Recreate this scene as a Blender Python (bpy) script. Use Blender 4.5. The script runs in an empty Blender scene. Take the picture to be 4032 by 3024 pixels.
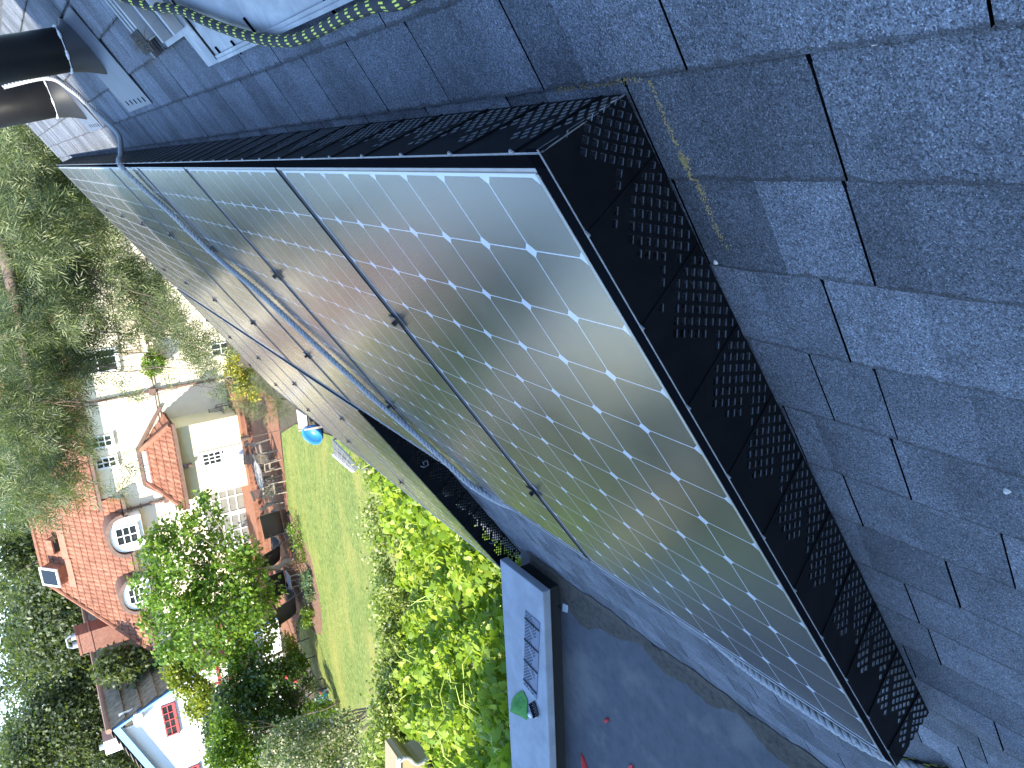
import bpy, bmesh, math, random
import numpy as np
from mathutils import Vector, Matrix
R = math.radians
scene = bpy.context.scene
col = scene.collection
rnd = random.Random(7)
nr = np.random.default_rng(11)

# ---------------------------------------------------------------- camera
F = 3109.94                       # focal length in photo pixels (4032 wide)
CW = np.array([0.04351, -0.80728, 0.54224])
RW = np.array([[-0.04602614, -0.53448495, -0.84392383],
               [-0.95503803, -0.22415666, 0.19405195],
               [-0.29288899, 0.81491082, -0.50013638]])
cam = bpy.data.cameras.new('camera')
cam.sensor_width = 36; cam.lens = F / 4032 * 36; cam.clip_start = 0.02; cam.clip_end = 3000
co = bpy.data.objects.new('camera', cam); col.objects.link(co)
m = Matrix.Identity(4)
for r in range(3):
    m[r][0] = RW[0][r]; m[r][1] = -RW[1][r]; m[r][2] = -RW[2][r]; m[r][3] = CW[r]
co.matrix_world = m
scene.camera = co
# ---------------------------------------------------------------- sky, sun, exposure
SUN = Vector((-0.77, -1.0, 1.15)).normalized()      # towards the sun: behind the camera, to the left
w = bpy.data.worlds.new('World'); scene.world = w; w.use_nodes = True
wn = w.node_tree.nodes; bg = wn['Background']
sky = wn.new('ShaderNodeTexSky'); sky.sky_type = 'NISHITA'; sky.sun_disc = False
sky.sun_elevation = math.asin(SUN.z); sky.sun_rotation = math.atan2(SUN.x, SUN.y)
sky.air_density = 1.0; sky.dust_density = 0.0; sky.ozone_density = 3.0
w.node_tree.links.new(sky.outputs[0], bg.inputs[0]); bg.inputs[1].default_value = 0.15
sl = bpy.data.lights.new('sun', 'SUN'); sl.energy = 3.6; sl.angle = R(0.55); sl.color = (1, .945, .83)
so = bpy.data.objects.new('sun', sl); col.objects.link(so)
so.rotation_euler = (-SUN).to_track_quat('-Z', 'Y').to_euler()
scene.view_settings.view_transform = 'Standard'; scene.view_settings.look = 'None'
scene.view_settings.exposure = 2.0; scene.view_settings.gamma = 1
scene.cycles.max_bounces = 8; scene.cycles.transparent_max_bounces = 8
scene.cycles.use_denoising = True

# ---------------------------------------------------------------- helpers
def T(n, x, y):                   # a point read off one ninth of the photograph -> photo pixel
    k = 1344 / 2212
    return ((n - 1) % 3) * 1344 + k * x, ((n - 1) // 3) * 1008 + k * y
def Z(x0, y0, x, y):
    q = 640 / 2212
    return x0 + q * x, y0 + q * y
def ray(uv): return RW.T @ np.array([(uv[0] - 2016) / F, (uv[1] - 1512) / F, 1.0])
def at(uv, Y):                    # point at depth Y (metres in front of the roof corner)
    d = ray(uv); return Vector(CW + (Y - CW[1]) / d[1] * d)
def atz(uv, z):
    d = ray(uv); return Vector(CW + (z - CW[2]) / d[2] * d)
def D(x, y): return x * 4032 / 2212, y * 4032 / 2212
PIT = R(33.7)
S = Vector((-math.cos(PIT), 0, -math.sin(PIT))); TT = Vector((0, 1, 0)); NN = Vector((-math.sin(PIT), 0, math.cos(PIT)))
def RP(s, t, h=0.0): return S * s + TT * t + NN * h      # down the slope, along the eave, off the panel plane
HR = -0.172                                             # roof deck below the panel faces
PANELM = Matrix(((TT.x, S.x, NN.x, 0), (TT.y, S.y, NN.y, 0), (TT.z, S.z, NN.z, 0), (0, 0, 0, 1)))
GZ = -6.83

ORG = {}
def tag(o, label=None, cat=None, group=None, kind=None):
    if label: o['label'] = label
    if cat: o['category'] = cat
    if group: o['group'] = group
    if kind: o['kind'] = kind
    return o
def thing(name, label, cat, loc=(0, 0, 0), group=None):
    o = bpy.data.objects.new(name, None); col.objects.link(o); o.location = loc
    o.empty_display_size = .2
    ORG[o] = Vector(loc)
    return tag(o, label, cat, group)
def dup(root):
    def cp(o, parent):
        c = o.copy(); col.objects.link(c); c.parent = parent
        for ch in o.children: cp(ch, c)
        return c
    return cp(root, None)

class MB:
    def __init__(s): s.v = []; s.f = []; s.mi = []
    def add(s, vs, fs, mi=0):
        n = len(s.v); s.v += [Vector(v) for v in vs]
        for f in fs: s.f.append([n + i for i in f]); s.mi.append(mi)
    def quad(s, a, b, c, d, mi=0): s.add([a, b, c, d], [(0, 1, 2, 3)], mi)
    def box8(s, p, mi=0):   # p[0..3] bottom ring, p[4..7] top ring
        s.add(p, [(3, 2, 1, 0), (4, 5, 6, 7), (0, 1, 5, 4), (1, 2, 6, 5), (2, 3, 7, 6), (3, 0, 4, 7)], mi)
    def box(s, lo, hi, mi=0, tr=None):
        x0, y0, z0 = lo; x1, y1, z1 = hi
        p = [(x0, y0, z0), (x1, y0, z0), (x1, y1, z0), (x0, y1, z0), (x0, y0, z1), (x1, y0, z1), (x1, y1, z1), (x0, y1, z1)]
        p = [Vector(q) for q in p]
        if tr: p = [tr(q) for q in p]
        s.box8(p, mi)
    def bar(s, a, b, wd, h, up=(0, 0, 1), mi=0):
        a = Vector(a); b = Vector(b); d = (b - a).normalized(); up = Vector(up)
        x = d.cross(up)
        if x.length < 1e-4: x = d.cross(Vector((1, 0, 0)))
        x.normalize(); u = x.cross(d)
        o = [-x * wd / 2 - u * h / 2, x * wd / 2 - u * h / 2, x * wd / 2 + u * h / 2, -x * wd / 2 + u * h / 2]
        s.box8([a + o[0], a + o[1], b + o[1], b + o[0], a + o[3], a + o[2], b + o[2], b + o[3]], mi)
    def tube(s, path, r, n=8, mi=0, cap=True, mf=None):
        P = [Vector(p) for p in path]; rs = r if isinstance(r, (list, tuple)) else [r] * len(P)
        n0 = len(s.v); prev = None
        for i, p in enumerate(P):
            d = (P[min(i + 1, len(P) - 1)] - P[max(i - 1, 0)]).normalized()
            if prev is None:
                x = d.cross(Vector((0, 0, 1)))
                if x.length < 1e-3: x = d.cross(Vector((1, 0, 0)))
            else: x = prev - d * prev.dot(d)
            x.normalize(); prev = x; y = d.cross(x)
            for j in range(n):
                a = 2 * math.pi * j / n
                s.v.append(p + (x * math.cos(a) + y * math.sin(a)) * rs[i])
        for i in range(len(P) - 1):
            for j in range(n):
                s.f.append([n0 + i * n + j, n0 + i * n + (j + 1) % n, n0 + (i + 1) * n + (j + 1) % n, n0 + (i + 1) * n + j])
                s.mi.append(mf(i, j) if mf else mi)
        if cap:
            s.f.append([n0 + j for j in range(n)][::-1]); s.mi.append(mi)
            s.f.append([n0 + (len(P) - 1) * n + j for j in range(n)]); s.mi.append(mi)
    def prism(s, poly, off, mi=0):  # polygon (3-D points) extruded by vector off
        n = len(poly); off = Vector(off); a = [Vector(p) for p in poly]
        s.add(a + [p + off for p in a], [list(range(n))[::-1], list(range(n, 2 * n))] + [(i, (i + 1) % n, n + (i + 1) % n, n + i) for i in range(n)], mi)
    def build(s, name, mat, parent=None, smooth=False, fixn=True):
        me = bpy.data.meshes.new(name)
        o0 = Vector((0, 0, 0))
        if parent is not None: o0 = ORG.get(parent, o0)
        me.from_pydata([tuple(v - o0) for v in s.v], [], s.f)
        for mm in (mat if isinstance(mat, (list, tuple)) else [mat]): me.materials.append(mm)
        me.polygons.foreach_set('material_index', s.mi)
        if fixn:
            bm = bmesh.new(); bm.from_mesh(me); bmesh.ops.recalc_face_normals(bm, faces=bm.faces); bm.to_mesh(me); bm.free()
        if smooth: me.polygons.foreach_set('use_smooth', [True] * len(me.polygons))
        me.update()
        o = bpy.data.objects.new(name, me); col.objects.link(o)
        if parent is not None: o.parent = parent; ORG[o] = o0
        return o

def npmesh(name, V, Fq, mat, parent=None, smooth=False):
    """V (n,3), Fq (m,k) all faces the same size"""
    me = bpy.data.meshes.new(name); k = Fq.shape[1]
    if parent is not None: V = V - np.array(ORG[parent])
    me.vertices.add(len(V)); me.vertices.foreach_set('co', V.astype(np.float32).ravel())
    me.loops.add(Fq.size); me.loops.foreach_set('vertex_index', Fq.astype(np.int32).ravel())
    me.polygons.add(len(Fq)); me.polygons.foreach_set('loop_start', np.arange(0, Fq.size, k, dtype=np.int32))
    me.materials.append(mat)
    me.update(calc_edges=True); me.validate()
    if smooth: me.polygons.foreach_set('use_smooth', [True] * len(me.polygons))
    o = bpy.data.objects.new(name, me); col.objects.link(o)
    if parent is not None: o.parent = parent; ORG[o] = ORG[parent]
    return o

# ---------------------------------------------------------------- materials
class NB:
    def __init__(s, name):
        s.m = bpy.data.materials.new(name); s.m.use_nodes = True; s.nt = s.m.node_tree
        s.b = s.nt.nodes['Principled BSDF']; s.out = s.nt.nodes['Material Output']
    def n(s, t, **kw):
        x = s.nt.nodes.new('ShaderNode' + t)
        for k, v in kw.items(): setattr(x, k, v)
        return x
    def l(s, a, b): s.nt.links.new(a, b)
    def set(s, i, v):
        if hasattr(v, 'is_linked'): s.l(v, s.b.inputs[i])
        else: s.b.inputs[i].default_value = v
    def math(s, op, a, b=None, c=None):
        x = s.n('Math', operation=op)
        for i, q in enumerate((a, b, c)):
            if q is None: continue
            if hasattr(q, 'is_linked'): s.l(q, x.inputs[i])
            else: x.inputs[i].default_value = q
        return x.outputs[0]
    def mix(s, fac, a, b, bt='MIX'):
        x = s.n('MixRGB', blend_type=bt)
        for i, q in enumerate((fac, a, b)):
            if hasattr(q, 'is_linked'): s.l(q, x.inputs[i])
            elif i == 0: x.inputs[0].default_value = q
            else: x.inputs[i].default_value = (*q, 1) if len(q) == 3 else q
        return x.outputs[0]
    def coord(s, kind='Object', scale=None):
        c = s.n('TexCoord').outputs[kind]
        if scale is None: return c
        mp = s.n('Mapping'); s.l(c, mp.inputs[0]); mp.inputs['Scale'].default_value = scale
        return mp.outputs[0]
    def noise(s, scale, detail=4, rough=.55, vec=None, dist=0):
        x = s.n('TexNoise'); x.inputs['Scale'].default_value = scale; x.inputs['Detail'].default_value = detail
        x.inputs['Roughness'].default_value = rough; x.inputs['Distortion'].default_value = dist
        s.l(vec if vec is not None else s.coord(), x.inputs['Vector']); return x.outputs['Fac']
    def ramp(s, fac, stops, interp='LINEAR'):
        x = s.n('ValToRGB'); s.l(fac, x.inputs[0]); e = x.color_ramp.elements; x.color_ramp.interpolation = interp
        while len(e) > len(stops): e.remove(e[-1])
        while len(e) < len(stops): e.new(.5)
        for i, (p, c) in enumerate(stops):
            e[i].position = p; e[i].color = (*c, 1) if not isinstance(c, (int, float)) else (c, c, c, 1)
        return x.outputs[0]
    def bump(s, h, st=.3, dist=.01):
        x = s.n('Bump'); x.inputs['Strength'].default_value = st; x.inputs['Distance'].default_value = dist
        s.l(h, x.inputs['Height']); s.l(x.outputs[0], s.b.inputs['Normal']); return x

def plain(name, c, rough=.6, metal=0, var=.12, scale=6, spec=None, bump=0, bscale=60):
    q = NB(name)
    n = q.noise(scale, 5)
    q.set('Base Color', q.ramp(n, [(.3, [x * (1 - var) for x in c]), (.7, [min(1, x * (1 + var)) for x in c])]))
    q.set('Roughness', rough); q.set('Metallic', metal)
    if spec is not None: q.set('Specular IOR Level', spec)
    if bump: q.bump(q.noise(bscale, 4), bump, .02)
    return q.m
def leafmat(name, c0, c1, c2, rough=.45, trans=.35):
    q = NB(name)
    rpi = q.n('NewGeometry').outputs['Random Per Island']
    c = q.ramp(rpi, [(0, c0), (.55, c1), (1, c2)])
    big = q.noise(1.3, 2)
    c = q.mix(.35, c, q.ramp(big, [(.35, (.45, .45, .45)), (.65, (1, 1, 1))]), 'MULTIPLY')
    q.set('Base Color', c); q.set('Roughness', rough)
    tr = q.n('BsdfTranslucent'); q.l(q.mix(.5, c, (.35, .5, .05), 'MIX'), tr.inputs[0])
    ms = q.n('MixShader'); ms.inputs[0].default_value = trans
    q.l(q.b.outputs[0], ms.inputs[1]); q.l(tr.outputs[0], ms.inputs[2]); q.l(ms.outputs[0], q.out.inputs[0])
    return q.m

M = {}
# shingles: tone per tab in the 'tone' attribute (r tone, g position down the course)
q = NB('asphalt_shingle')
a = q.n('Attribute', attribute_name='tone'); sp = q.n('SeparateColor'); q.l(a.outputs['Color'], sp.inputs[0])
vor = q.n('TexVoronoi'); vor.inputs['Scale'].default_value = 560; q.l(q.coord(), vor.inputs['Vector'])
gr = q.n('SeparateColor'); q.l(vor.outputs['Color'], gr.inputs[0])
g1 = q.ramp(gr.outputs[0], [(0, .30), (.3, .72), (.75, 1.08), (.95, 1.5), (1, 2.2)])
fine = q.ramp(q.noise(900, 2), [(.35, .62), (.65, 1.38)])
med = q.ramp(q.noise(9, 6, .65), [(.3, .72), (.7, 1.2)])
big = q.ramp(q.noise(1.7, 4, .6), [(.3, .88), (.7, 1.1)])
c = q.mix(1, q.mix(1, q.mix(1, q.mix(1, (.134, .147, .170), g1, 'MULTIPLY'), fine, 'MULTIPLY'), med, 'MULTIPLY'), big, 'MULTIPLY')
tn = q.n('CombineColor'); [q.l(sp.outputs[0], tn.inputs[i]) for i in range(3)]
c = q.mix(1, c, tn.outputs[0], 'MULTIPLY')
# grime and shed granules: along the course edges and in patches
edge = q.math('GREATER_THAN', q.math('ADD', sp.outputs[1], q.math('MULTIPLY', q.noise(38, 5, .7), .16)), 1.045)
edge2 = q.math('LESS_THAN', sp.outputs[1], q.math('MULTIPLY', q.noise(24, 5, .7), .12))
c = q.mix(q.math('MULTIPLY', edge, .55), c, (.028, .026, .024))
c = q.mix(q.math('MULTIPLY', edge2, .45), c, (.034, .031, .028))
pt = q.ramp(q.noise(11, 9, .82), [(.56, 0), (.68, 1)])
c = q.mix(q.math('MULTIPLY', pt, .45), c, (.028, .027, .027))
q.set('Base Color', c); q.set('Roughness', .88); q.set('Specular IOR Level', .3)
q.bump(q.math('ADD', gr.outputs[1], q.noise(700, 2)), .5, .0016)
M['shingle'] = q.m
M['slot'] = plain('asphalt_shade_black', (.004, .004, .005), 1, var=.4, scale=40, spec=0)  # asphalt taken to near black so the slots read as shaded
M['white_grit'] = plain('pale_grit', (.55, .53, .48), .8)
M['sawdust'] = plain('sawdust', (.33, .25, .10), .9, var=.4, scale=300)

# solar glass
q = NB('solar_cells')
sx = q.n('SeparateXYZ'); q.l(q.coord(), sx.inputs[0])
CP = .1272
def cellaxis(o, off):
    x = q.math('DIVIDE', q.math('SUBTRACT', o, off), CP)
    return q.math('ABSOLUTE', q.math('SUBTRACT', q.math('FRACT', x), .5))     # 0 centre .. .5 edge
ux = cellaxis(sx.outputs[0], 0.0); uy = cellaxis(sx.outputs[1], 0.0)
line = q.math('GREATER_THAN', q.math('MAXIMUM', ux, uy), .4915)
cham = q.math('GREATER_THAN', q.math('ADD', ux, uy), .888)
inx = q.math('LESS_THAN', q.math('ABSOLUTE', q.math('SUBTRACT', sx.outputs[0], 4 * CP)), 4 * CP)
iny = q.math('LESS_THAN', q.math('ABSOLUTE', q.math('SUBTRACT', sx.outputs[1], 6 * CP)), 6 * CP)
out = q.math('SUBTRACT', 1, q.math('MULTIPLY', inx, iny))
white = q.math('MAXIMUM', q.math('MAXIMUM', line, cham), out)
haze = q.ramp(q.noise(420, 3, .7), [(.3, (.030, .028, .026)), (.75, (.078, .072, .065))])  # cell colour lifted to imitate the hazy sheen on the glass
c = q.mix(white, haze, (.46, .51, .58))
q.set('Base Color', c)
rg = q.ramp(q.noise(5, 5), [(.3, .165), (.7, .225)])
q.set('Roughness', rg); q.set('Specular IOR Level', 1.0); q.set('IOR', 1.5)
q.bump(q.noise(520, 3, .6), .10, .0012)
M['cells'] = q.m
M['pframe'] = plain('anodised_frame', (.30, .305, .32), .42, .9, .12, 30)
M['pbright'] = plain('frame_inner_bevel', (.10, .10, .11), .4, .5, .1, 30)
M['pframe_dark'] = plain('dark_frame_side', (.02, .021, .024), .35, 0.4, .2, 30)
q = NB('black_mesh_guard')
q.set('Base Color', q.ramp(q.noise(20, 5), [(.3, (.0045, .005, .0065)), (.75, (.008, .009, .011))])); q.set('Roughness', .5); q.set('Specular IOR Level', .07)
q.bump(q.noise(90, 3), .05, .003)
M['guard'] = q.m
M['guard_matte'] = plain('black_skirt_lip', (.005, .0055, .007), .8, spec=0)
M['cut'] = plain('cut_edge_glint', (.12, .13, .145), .4, 0, .3, 60)  # cut rims made paler to act as glints round the holes
M['glint_grey'] = plain('glint_grey_plastic', (.17, .18, .20), .35, 0, .3, 60)  # pale grey standing in for the sky glint along the skirt top
M['steel'] = plain('clamp_steel', (.04, .042, .05), .35, .8, .3, 50)
# galvanised sheet
q = NB('galvanised_sheet')
st = q.noise(7, 6, .65, dist=.6); stn = q.noise(34, 5, .7)
c = q.mix(q.ramp(st, [(.35, 0), (.7, 1)]), (.36, .37, .385), (.22, .235, .25))
c = q.mix(q.ramp(stn, [(.66, 0), (.72, .5)]), c, (.10, .095, .085))
q.set('Base Color', c); q.set('Metallic', .55); q.set('Roughness', q.ramp(st, [(.3, .42), (.7, .6)]))
q.bump(st, .08, .01)
M['galv'] = q.m
q = NB('black_flue_paint')
q.set('Base Color', q.ramp(q.noise(5, 5), [(.3, (.006, .0062, .0066)), (.75, (.011, .011, .012))])); q.set('Specular IOR Level', .06); q.set('Roughness', q.ramp(q.noise(9, 5), [(.3, .42), (.7, .55)]))
q.bump(q.noise(25, 3), .04, .003)
M['flue'] = q.m
M['flash'] = plain('painted_flashing', (.085, .095, .118), .5, .3, .15, 12)
M['caulk'] = plain('pale_caulk', (.6, .62, .65), .4)
q = NB('grey_rope_fibre')
q.set('Base Color', q.ramp(q.noise(160, 4), [(.3, (.22, .23, .24)), (.7, (.48, .48, .47))])); q.set('Roughness', .85); q.bump(q.noise(500, 3), .5, .002)
M['rope'] = q.m
q = NB('black_rope_sheath'); q.set('Base Color', q.ramp(q.noise(400, 3), [(.3, (.008, .009, .012)), (.7, (.03, .032, .04))])); q.set('Roughness', .75); q.bump(q.noise(420, 2), .5, .002)
M['rope_black'] = q.m
M['rope_yellow'] = plain('yellow_tracer', (.72, .74, .10), .7, var=.2, scale=200)
# flat roof felt
q = NB('flat_roof_felt')
n1 = q.noise(1.6, 6, .65); n2 = q.noise(14, 6, .7)
c = q.ramp(n2, [(.3, (.056, .061, .071)), (.7, (.084, .091, .106))])
c = q.mix(q.ramp(n1, [(.5, 0), (.62, .6)]), c, (.15, .148, .142))
q.set('Base Color', c); q.set('Roughness', .9); q.bump(q.noise(120, 4), .4, .004)
M['felt'] = q.m
q = NB('silt'); q.set('Base Color', q.ramp(q.noise(30, 6, .7), [(.3, (.030, .026, .021)), (.7, (.085, .075, .06))])); q.set('Roughness', .95); q.bump(q.noise(60, 5), .8, .01)
M['silt'] = q.m
q = NB('painted_parapet')
n1 = q.noise(5, 6, .7, dist=.4); n2 = q.noise(40, 5, .75)
c = q.ramp(n1, [(.3, (.20, .22, .245)), (.7, (.31, .335, .37))])
c = q.mix(q.ramp(n2, [(.66, 0), (.73, .8)]), c, (.085, .09, .085))
q.set('Base Color', c); q.set('Roughness', .55); q.bump(n2, .15, .004)
M['parapet'] = q.m
M['cloth_green'] = plain('green_cloth', (.075, .26, .055), .85, var=.25, scale=30, bump=.4, bscale=300)
M['red'] = plain('red_plastic', (.42, .02, .02), .5, var=.25, scale=40)
M['plastic'] = plain('clear_plastic_bag', (.55, .58, .64), .12, 0, .3, 60)
M['tagc'] = plain('pale_tag', (.5, .54, .6), .5)
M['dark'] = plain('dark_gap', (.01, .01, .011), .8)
# ================================================================ the shingled building we stand on
house = thing('shingled_building', 'grey shingled building with the sloping roof that carries the solar panels', 'building', (0, 4, GZ))
SLOT = {-2: [(1.06, 3)], -1: [(.156, 3)], 0: [(-.275, 0)], 1: [(-.265, 0)], 2: [(-.185, 0)], 3: [(-.11, 0), (-.212, 0)], 4: [(-.006, 0), (-.195, 0)],
        5: [(-.32, 0)], 6: [(-.207, 0)], 7: [(-.097, 0)], 8: [(-.106, 0)], 9: [(-.016, 0)], 10: [(-.174, 0)], 11: [(-.113, 0)],
        12: [(-.036, 0), (.08, 0)], 14: [(.224, 0)], 16: [(.505, 0)], 17: [(.68, 0)]}
V = []; Fc = []; CL = []; MI = []
def shingle_quad(p, mi, tone, g):
    n = len(V); V.extend(p); Fc.append((n, n + 1, n + 2, n + 3)); MI.append(mi)
    for k in range(4): CL.append((tone, g[k], 0, 1))
S0, EX = -0.022, .1478
T0, T1 = -2.4, 10.35
ncourse = 23
for k in range(-6, ncourse):
    sb = S0 + EX * k                       # upper edge of the exposed strip; butt at sb+EX
    # slots along the course
    fixed = sorted(x for x, _ in SLOT.get(k, [(rnd.uniform(-.3, .3), 0)]))
    rc = random.Random(k * 31 + 5)
    xs = list(fixed)
    x = fixed[-1]
    while x < T1: x += .266 * rc.uniform(.93, 1.07); xs.append(x)
    x = fixed[0]
    while x > T0: x -= .30 * rc.uniform(.88, 1.12); xs.append(x)
    xs.sort()
    t1 = T1 if k < 17 else T1
    ctone = rc.uniform(.95, 1.05)
    for a, b in zip(xs[:-1], xs[1:]):
        base = ctone * rc.uniform(.90, 1.10)
        if b > T1: b = T1
        if a >= T1: continue
        wds = rc.uniform(.0014, .0021)
        a2, b2 = a + wds, b - wds
        # zones across the tab
        cuts = [a2]
        while cuts[-1] < b2 - .05:
            cuts.append(cuts[-1] + rc.uniform(.07, .20))
        cuts[-1] = b2
        if len(cuts) < 2: cuts = [a2, b2]
        sub = []
        for c0, c1 in zip(cuts[:-1], cuts[1:]):
            zt = base * rc.choice([.72, .88, 1.0, 1.06, 1.22])
            n = max(1, int((c1 - c0) / .03))
            for i in range(n): sub.append((c0 + (c1 - c0) * i / n, c0 + (c1 - c0) * (i + 1) / n, zt))
        lift = rc.uniform(.0, .0015)
        prevj = rc.gauss(0, .0012)
        for c0, c1, zt in sub:
            j1 = rc.gauss(0, .0012)
            s0, s1a, s1b = sb - .004, sb + EX + prevj, sb + EX + j1
            h0, h1 = HR + .0005, HR + .0062 + lift
            shingle_quad([RP(s0, c0, h0), RP(s0, c1, h0), RP(s1b, c1, h1), RP(s1a, c0, h1)], 0, zt, (0, 0, 1, 1))
            shingle_quad([RP(s1a, c0, h1), RP(s1b, c1, h1), RP(s1b + .0003, c1, HR - .001), RP(s1a + .0003, c0, HR - .001)], 0, .35, (1, 1, 1, 1))
            prevj = j1
        # slot sides and slot floor, blackened for the shade in the gap
        h0, h1 = HR + .0005, HR + .0062 + lift
        shingle_quad([RP(sb, a2, h0), RP(sb + EX, a2, h1), RP(sb + EX, a2, HR - .002), RP(sb, a2, HR - .002)], 1, 1, (0, 0, 0, 0))
        shingle_quad([RP(sb, b2, h0), RP(sb + EX, b2, h1), RP(sb + EX, b2, HR - .002), RP(sb, b2, HR - .002)], 1, 1, (0, 0, 0, 0))
        fr = (HR + .0005) + .0012
        wob = rc.gauss(0, .0008)
        shingle_quad([RP(sb, b2 - .001, HR + .0012), RP(sb, b2 + 2 * wds + .001, HR + .0012), RP(sb + EX, b2 + 2 * wds + .001, HR + .0012), RP(sb + EX, b2 - .001, HR + .0012)], 1, 1, (.5, .5, .5, .5))
me = bpy.data.meshes.new('roof'); org = ORG[house]
me.from_pydata([tuple(v - org) for v in V], [], Fc)
me.materials.append(M['shingle']); me.materials.append(M['slot'])
me.polygons.foreach_set('material_index', MI)
ca = me.color_attributes.new('tone', 'FLOAT_COLOR', 'CORNER'); ca.data.foreach_set('color', np.array(CL, dtype=np.float32).ravel())
roof = bpy.data.objects.new('roof', me); col.objects.link(roof); roof.parent = house; ORG[roof] = org
# deck edges: rake board, ridge, far slope behind the ridge
b = MB()
ridge = S0 + EX * -6
b.box8([RP(ridge, T0, HR - .06), RP(3.35, T0, HR - .06), RP(3.35, T1, HR - .06), RP(ridge, T1, HR - .06),
        RP(ridge, T0, HR - .004), RP(3.35, T0, HR - .004), RP(3.35, T1, HR - .004), RP(ridge, T1, HR - .004)])
b.build('roof_deck', plain('roof_deck_wood', (.12, .10, .08), .8), house)
b = MB()
rp = RP(ridge, 0, HR)
for k in range(14):       # the far slope beyond the ridge, same pitch the other way
    for t in np.arange(T0, T1, .27):
        s0, s1 = k * EX, (k + 1) * EX
        def q2(s, tt, h): return Vector((rp.x + math.cos(PIT) * s, tt, rp.z - math.sin(PIT) * s + h))
        b.box8([q2(s0, t + .004, -.012), q2(s1, t + .004, -.006), q2(s1, t + .266, -.006), q2(s0, t + .266, -.012),
                q2(s0, t + .004, -.004), q2(s1, t + .004, .003), q2(s1, t + .266, .003), q2(s0, t + .266, -.004)])
b.build('far_roof_slope', plain('shingle_plain', (.06, .063, .068), .88, var=.3, scale=30), house)
b = MB()
t = T0
while t < T1:             # ridge caps
    b.box8([q2(-.13, t, -.13 * 1.33 + .004), q2(.13, t, .004), q2(.13, t + .2, .004), q2(-.13, t + .2, -.13 * 1.33 + .004),
            q2(-.0, t, .012), q2(.13, t, .011), q2(.13, t + .2, .007), q2(-.0, t + .2, .008)])
    t += .15
b.build('ridge_cap', plain('shingle_cap', (.066, .068, .072), .88, var=.3, scale=30), house)
# walls under the roof
b = MB()
xl = -2.45
b.box((xl, T0 + .25, GZ), (xl + .18, T1 - .25, -1.98)); b.box((xl + .18, T1 - .43, GZ), (2.9, T1 - .25, -1.9)); 
b.build('wall', plain('own_stucco', (.5, .48, .43), .8), house)
# flat roof and its parapet
b = MB(); b.box((-12, -4, -2.05), (-2.39, 3.05, -1.83)); b.build('flat_roof', M['felt'], house)
# silt line where the slope meets the flat roof
bm = MB(); rr = random.Random(3); pv = None
for i in range(160):
    y = -1.2 + i * .026
    inn = .035 + .02 * math.sin(y * 9 + 1) + .012 * math.sin(y * 31) + .012 * rr.random(); ou = .11 + .05 * math.sin(y * 3.1) + .035 * math.sin(y * 7.7 + 2) + .02 * math.sin(y * 19) + .015 * rr.random()
    cur = [Vector((-2.452 + inn * 1.0, y, -1.83 + max(0, inn - .018) * .667 + .009)), Vector((-2.455, y, -1.822 + .006 * rr.random())), Vector((-2.455 - ou * .6, y, -1.824)), Vector((-2.455 - ou, y, -1.8295))]
    if pv:
        for j in range(3): bm.quad(pv[j], pv[j + 1], cur[j + 1], cur[j])
    pv = cur
bm.build('silt_line', M['silt'], house)
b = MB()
b.box((-12, 2.62, -2.6), (-2.50, 2.94, -1.715)); b.build('parapet_wall', M['dark'], house)  # wall coloured near black for the shade under the cap
b = MB()
CZ = -1.655
b.box((-12, 2.545, CZ - .055), (-2.45, 3.02, CZ)); cap = b.build('parapet_cap', M['parapet'], house)
mod = cap.modifiers.new('bev', 'BEVEL'); mod.width = .006; mod.segments = 2
# unseen block added behind the camera, outlined so its shadow covers the near roof
su = Vector((SUN.x, SUN.y, 0)).normalized(); lat = Vector((-su.y, su.x, 0)) * -1
if lat.x < 0: lat = -lat
def bh(u, v, z): return lat * u + su * v + Vector((0, 0, z))
nh = thing('shade_block', 'unseen stepped block added behind the camera to shade the near roof', 'house', bh(-1, 14, GZ))
b = MB()
b.prism([bh(-7.5, 12, GZ), bh(2.6, 12, GZ), bh(2.6, 12, 13.0), bh(.0, 12, 14.1), bh(-3.45, 12, 14.1), bh(-4.05, 12, 10.2), bh(-7.5, 12, 8.75)], su * 7)
b.build('wall', plain('shade_block_grey', (.34, .34, .36), .8), nh)  # body of the unseen shade block
b = MB(); b.prism([bh(2.75, 11.9, 12.95), bh(.0, 11.9, 14.12), bh(-3.5, 11.9, 14.12), bh(-3.5, 11.9, 14.2), bh(.05, 11.9, 14.2), bh(2.75, 11.9, 13.2)], su * 7.2); b.build('roof', M['slot'], nh)  # top of the unseen shade block

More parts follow.
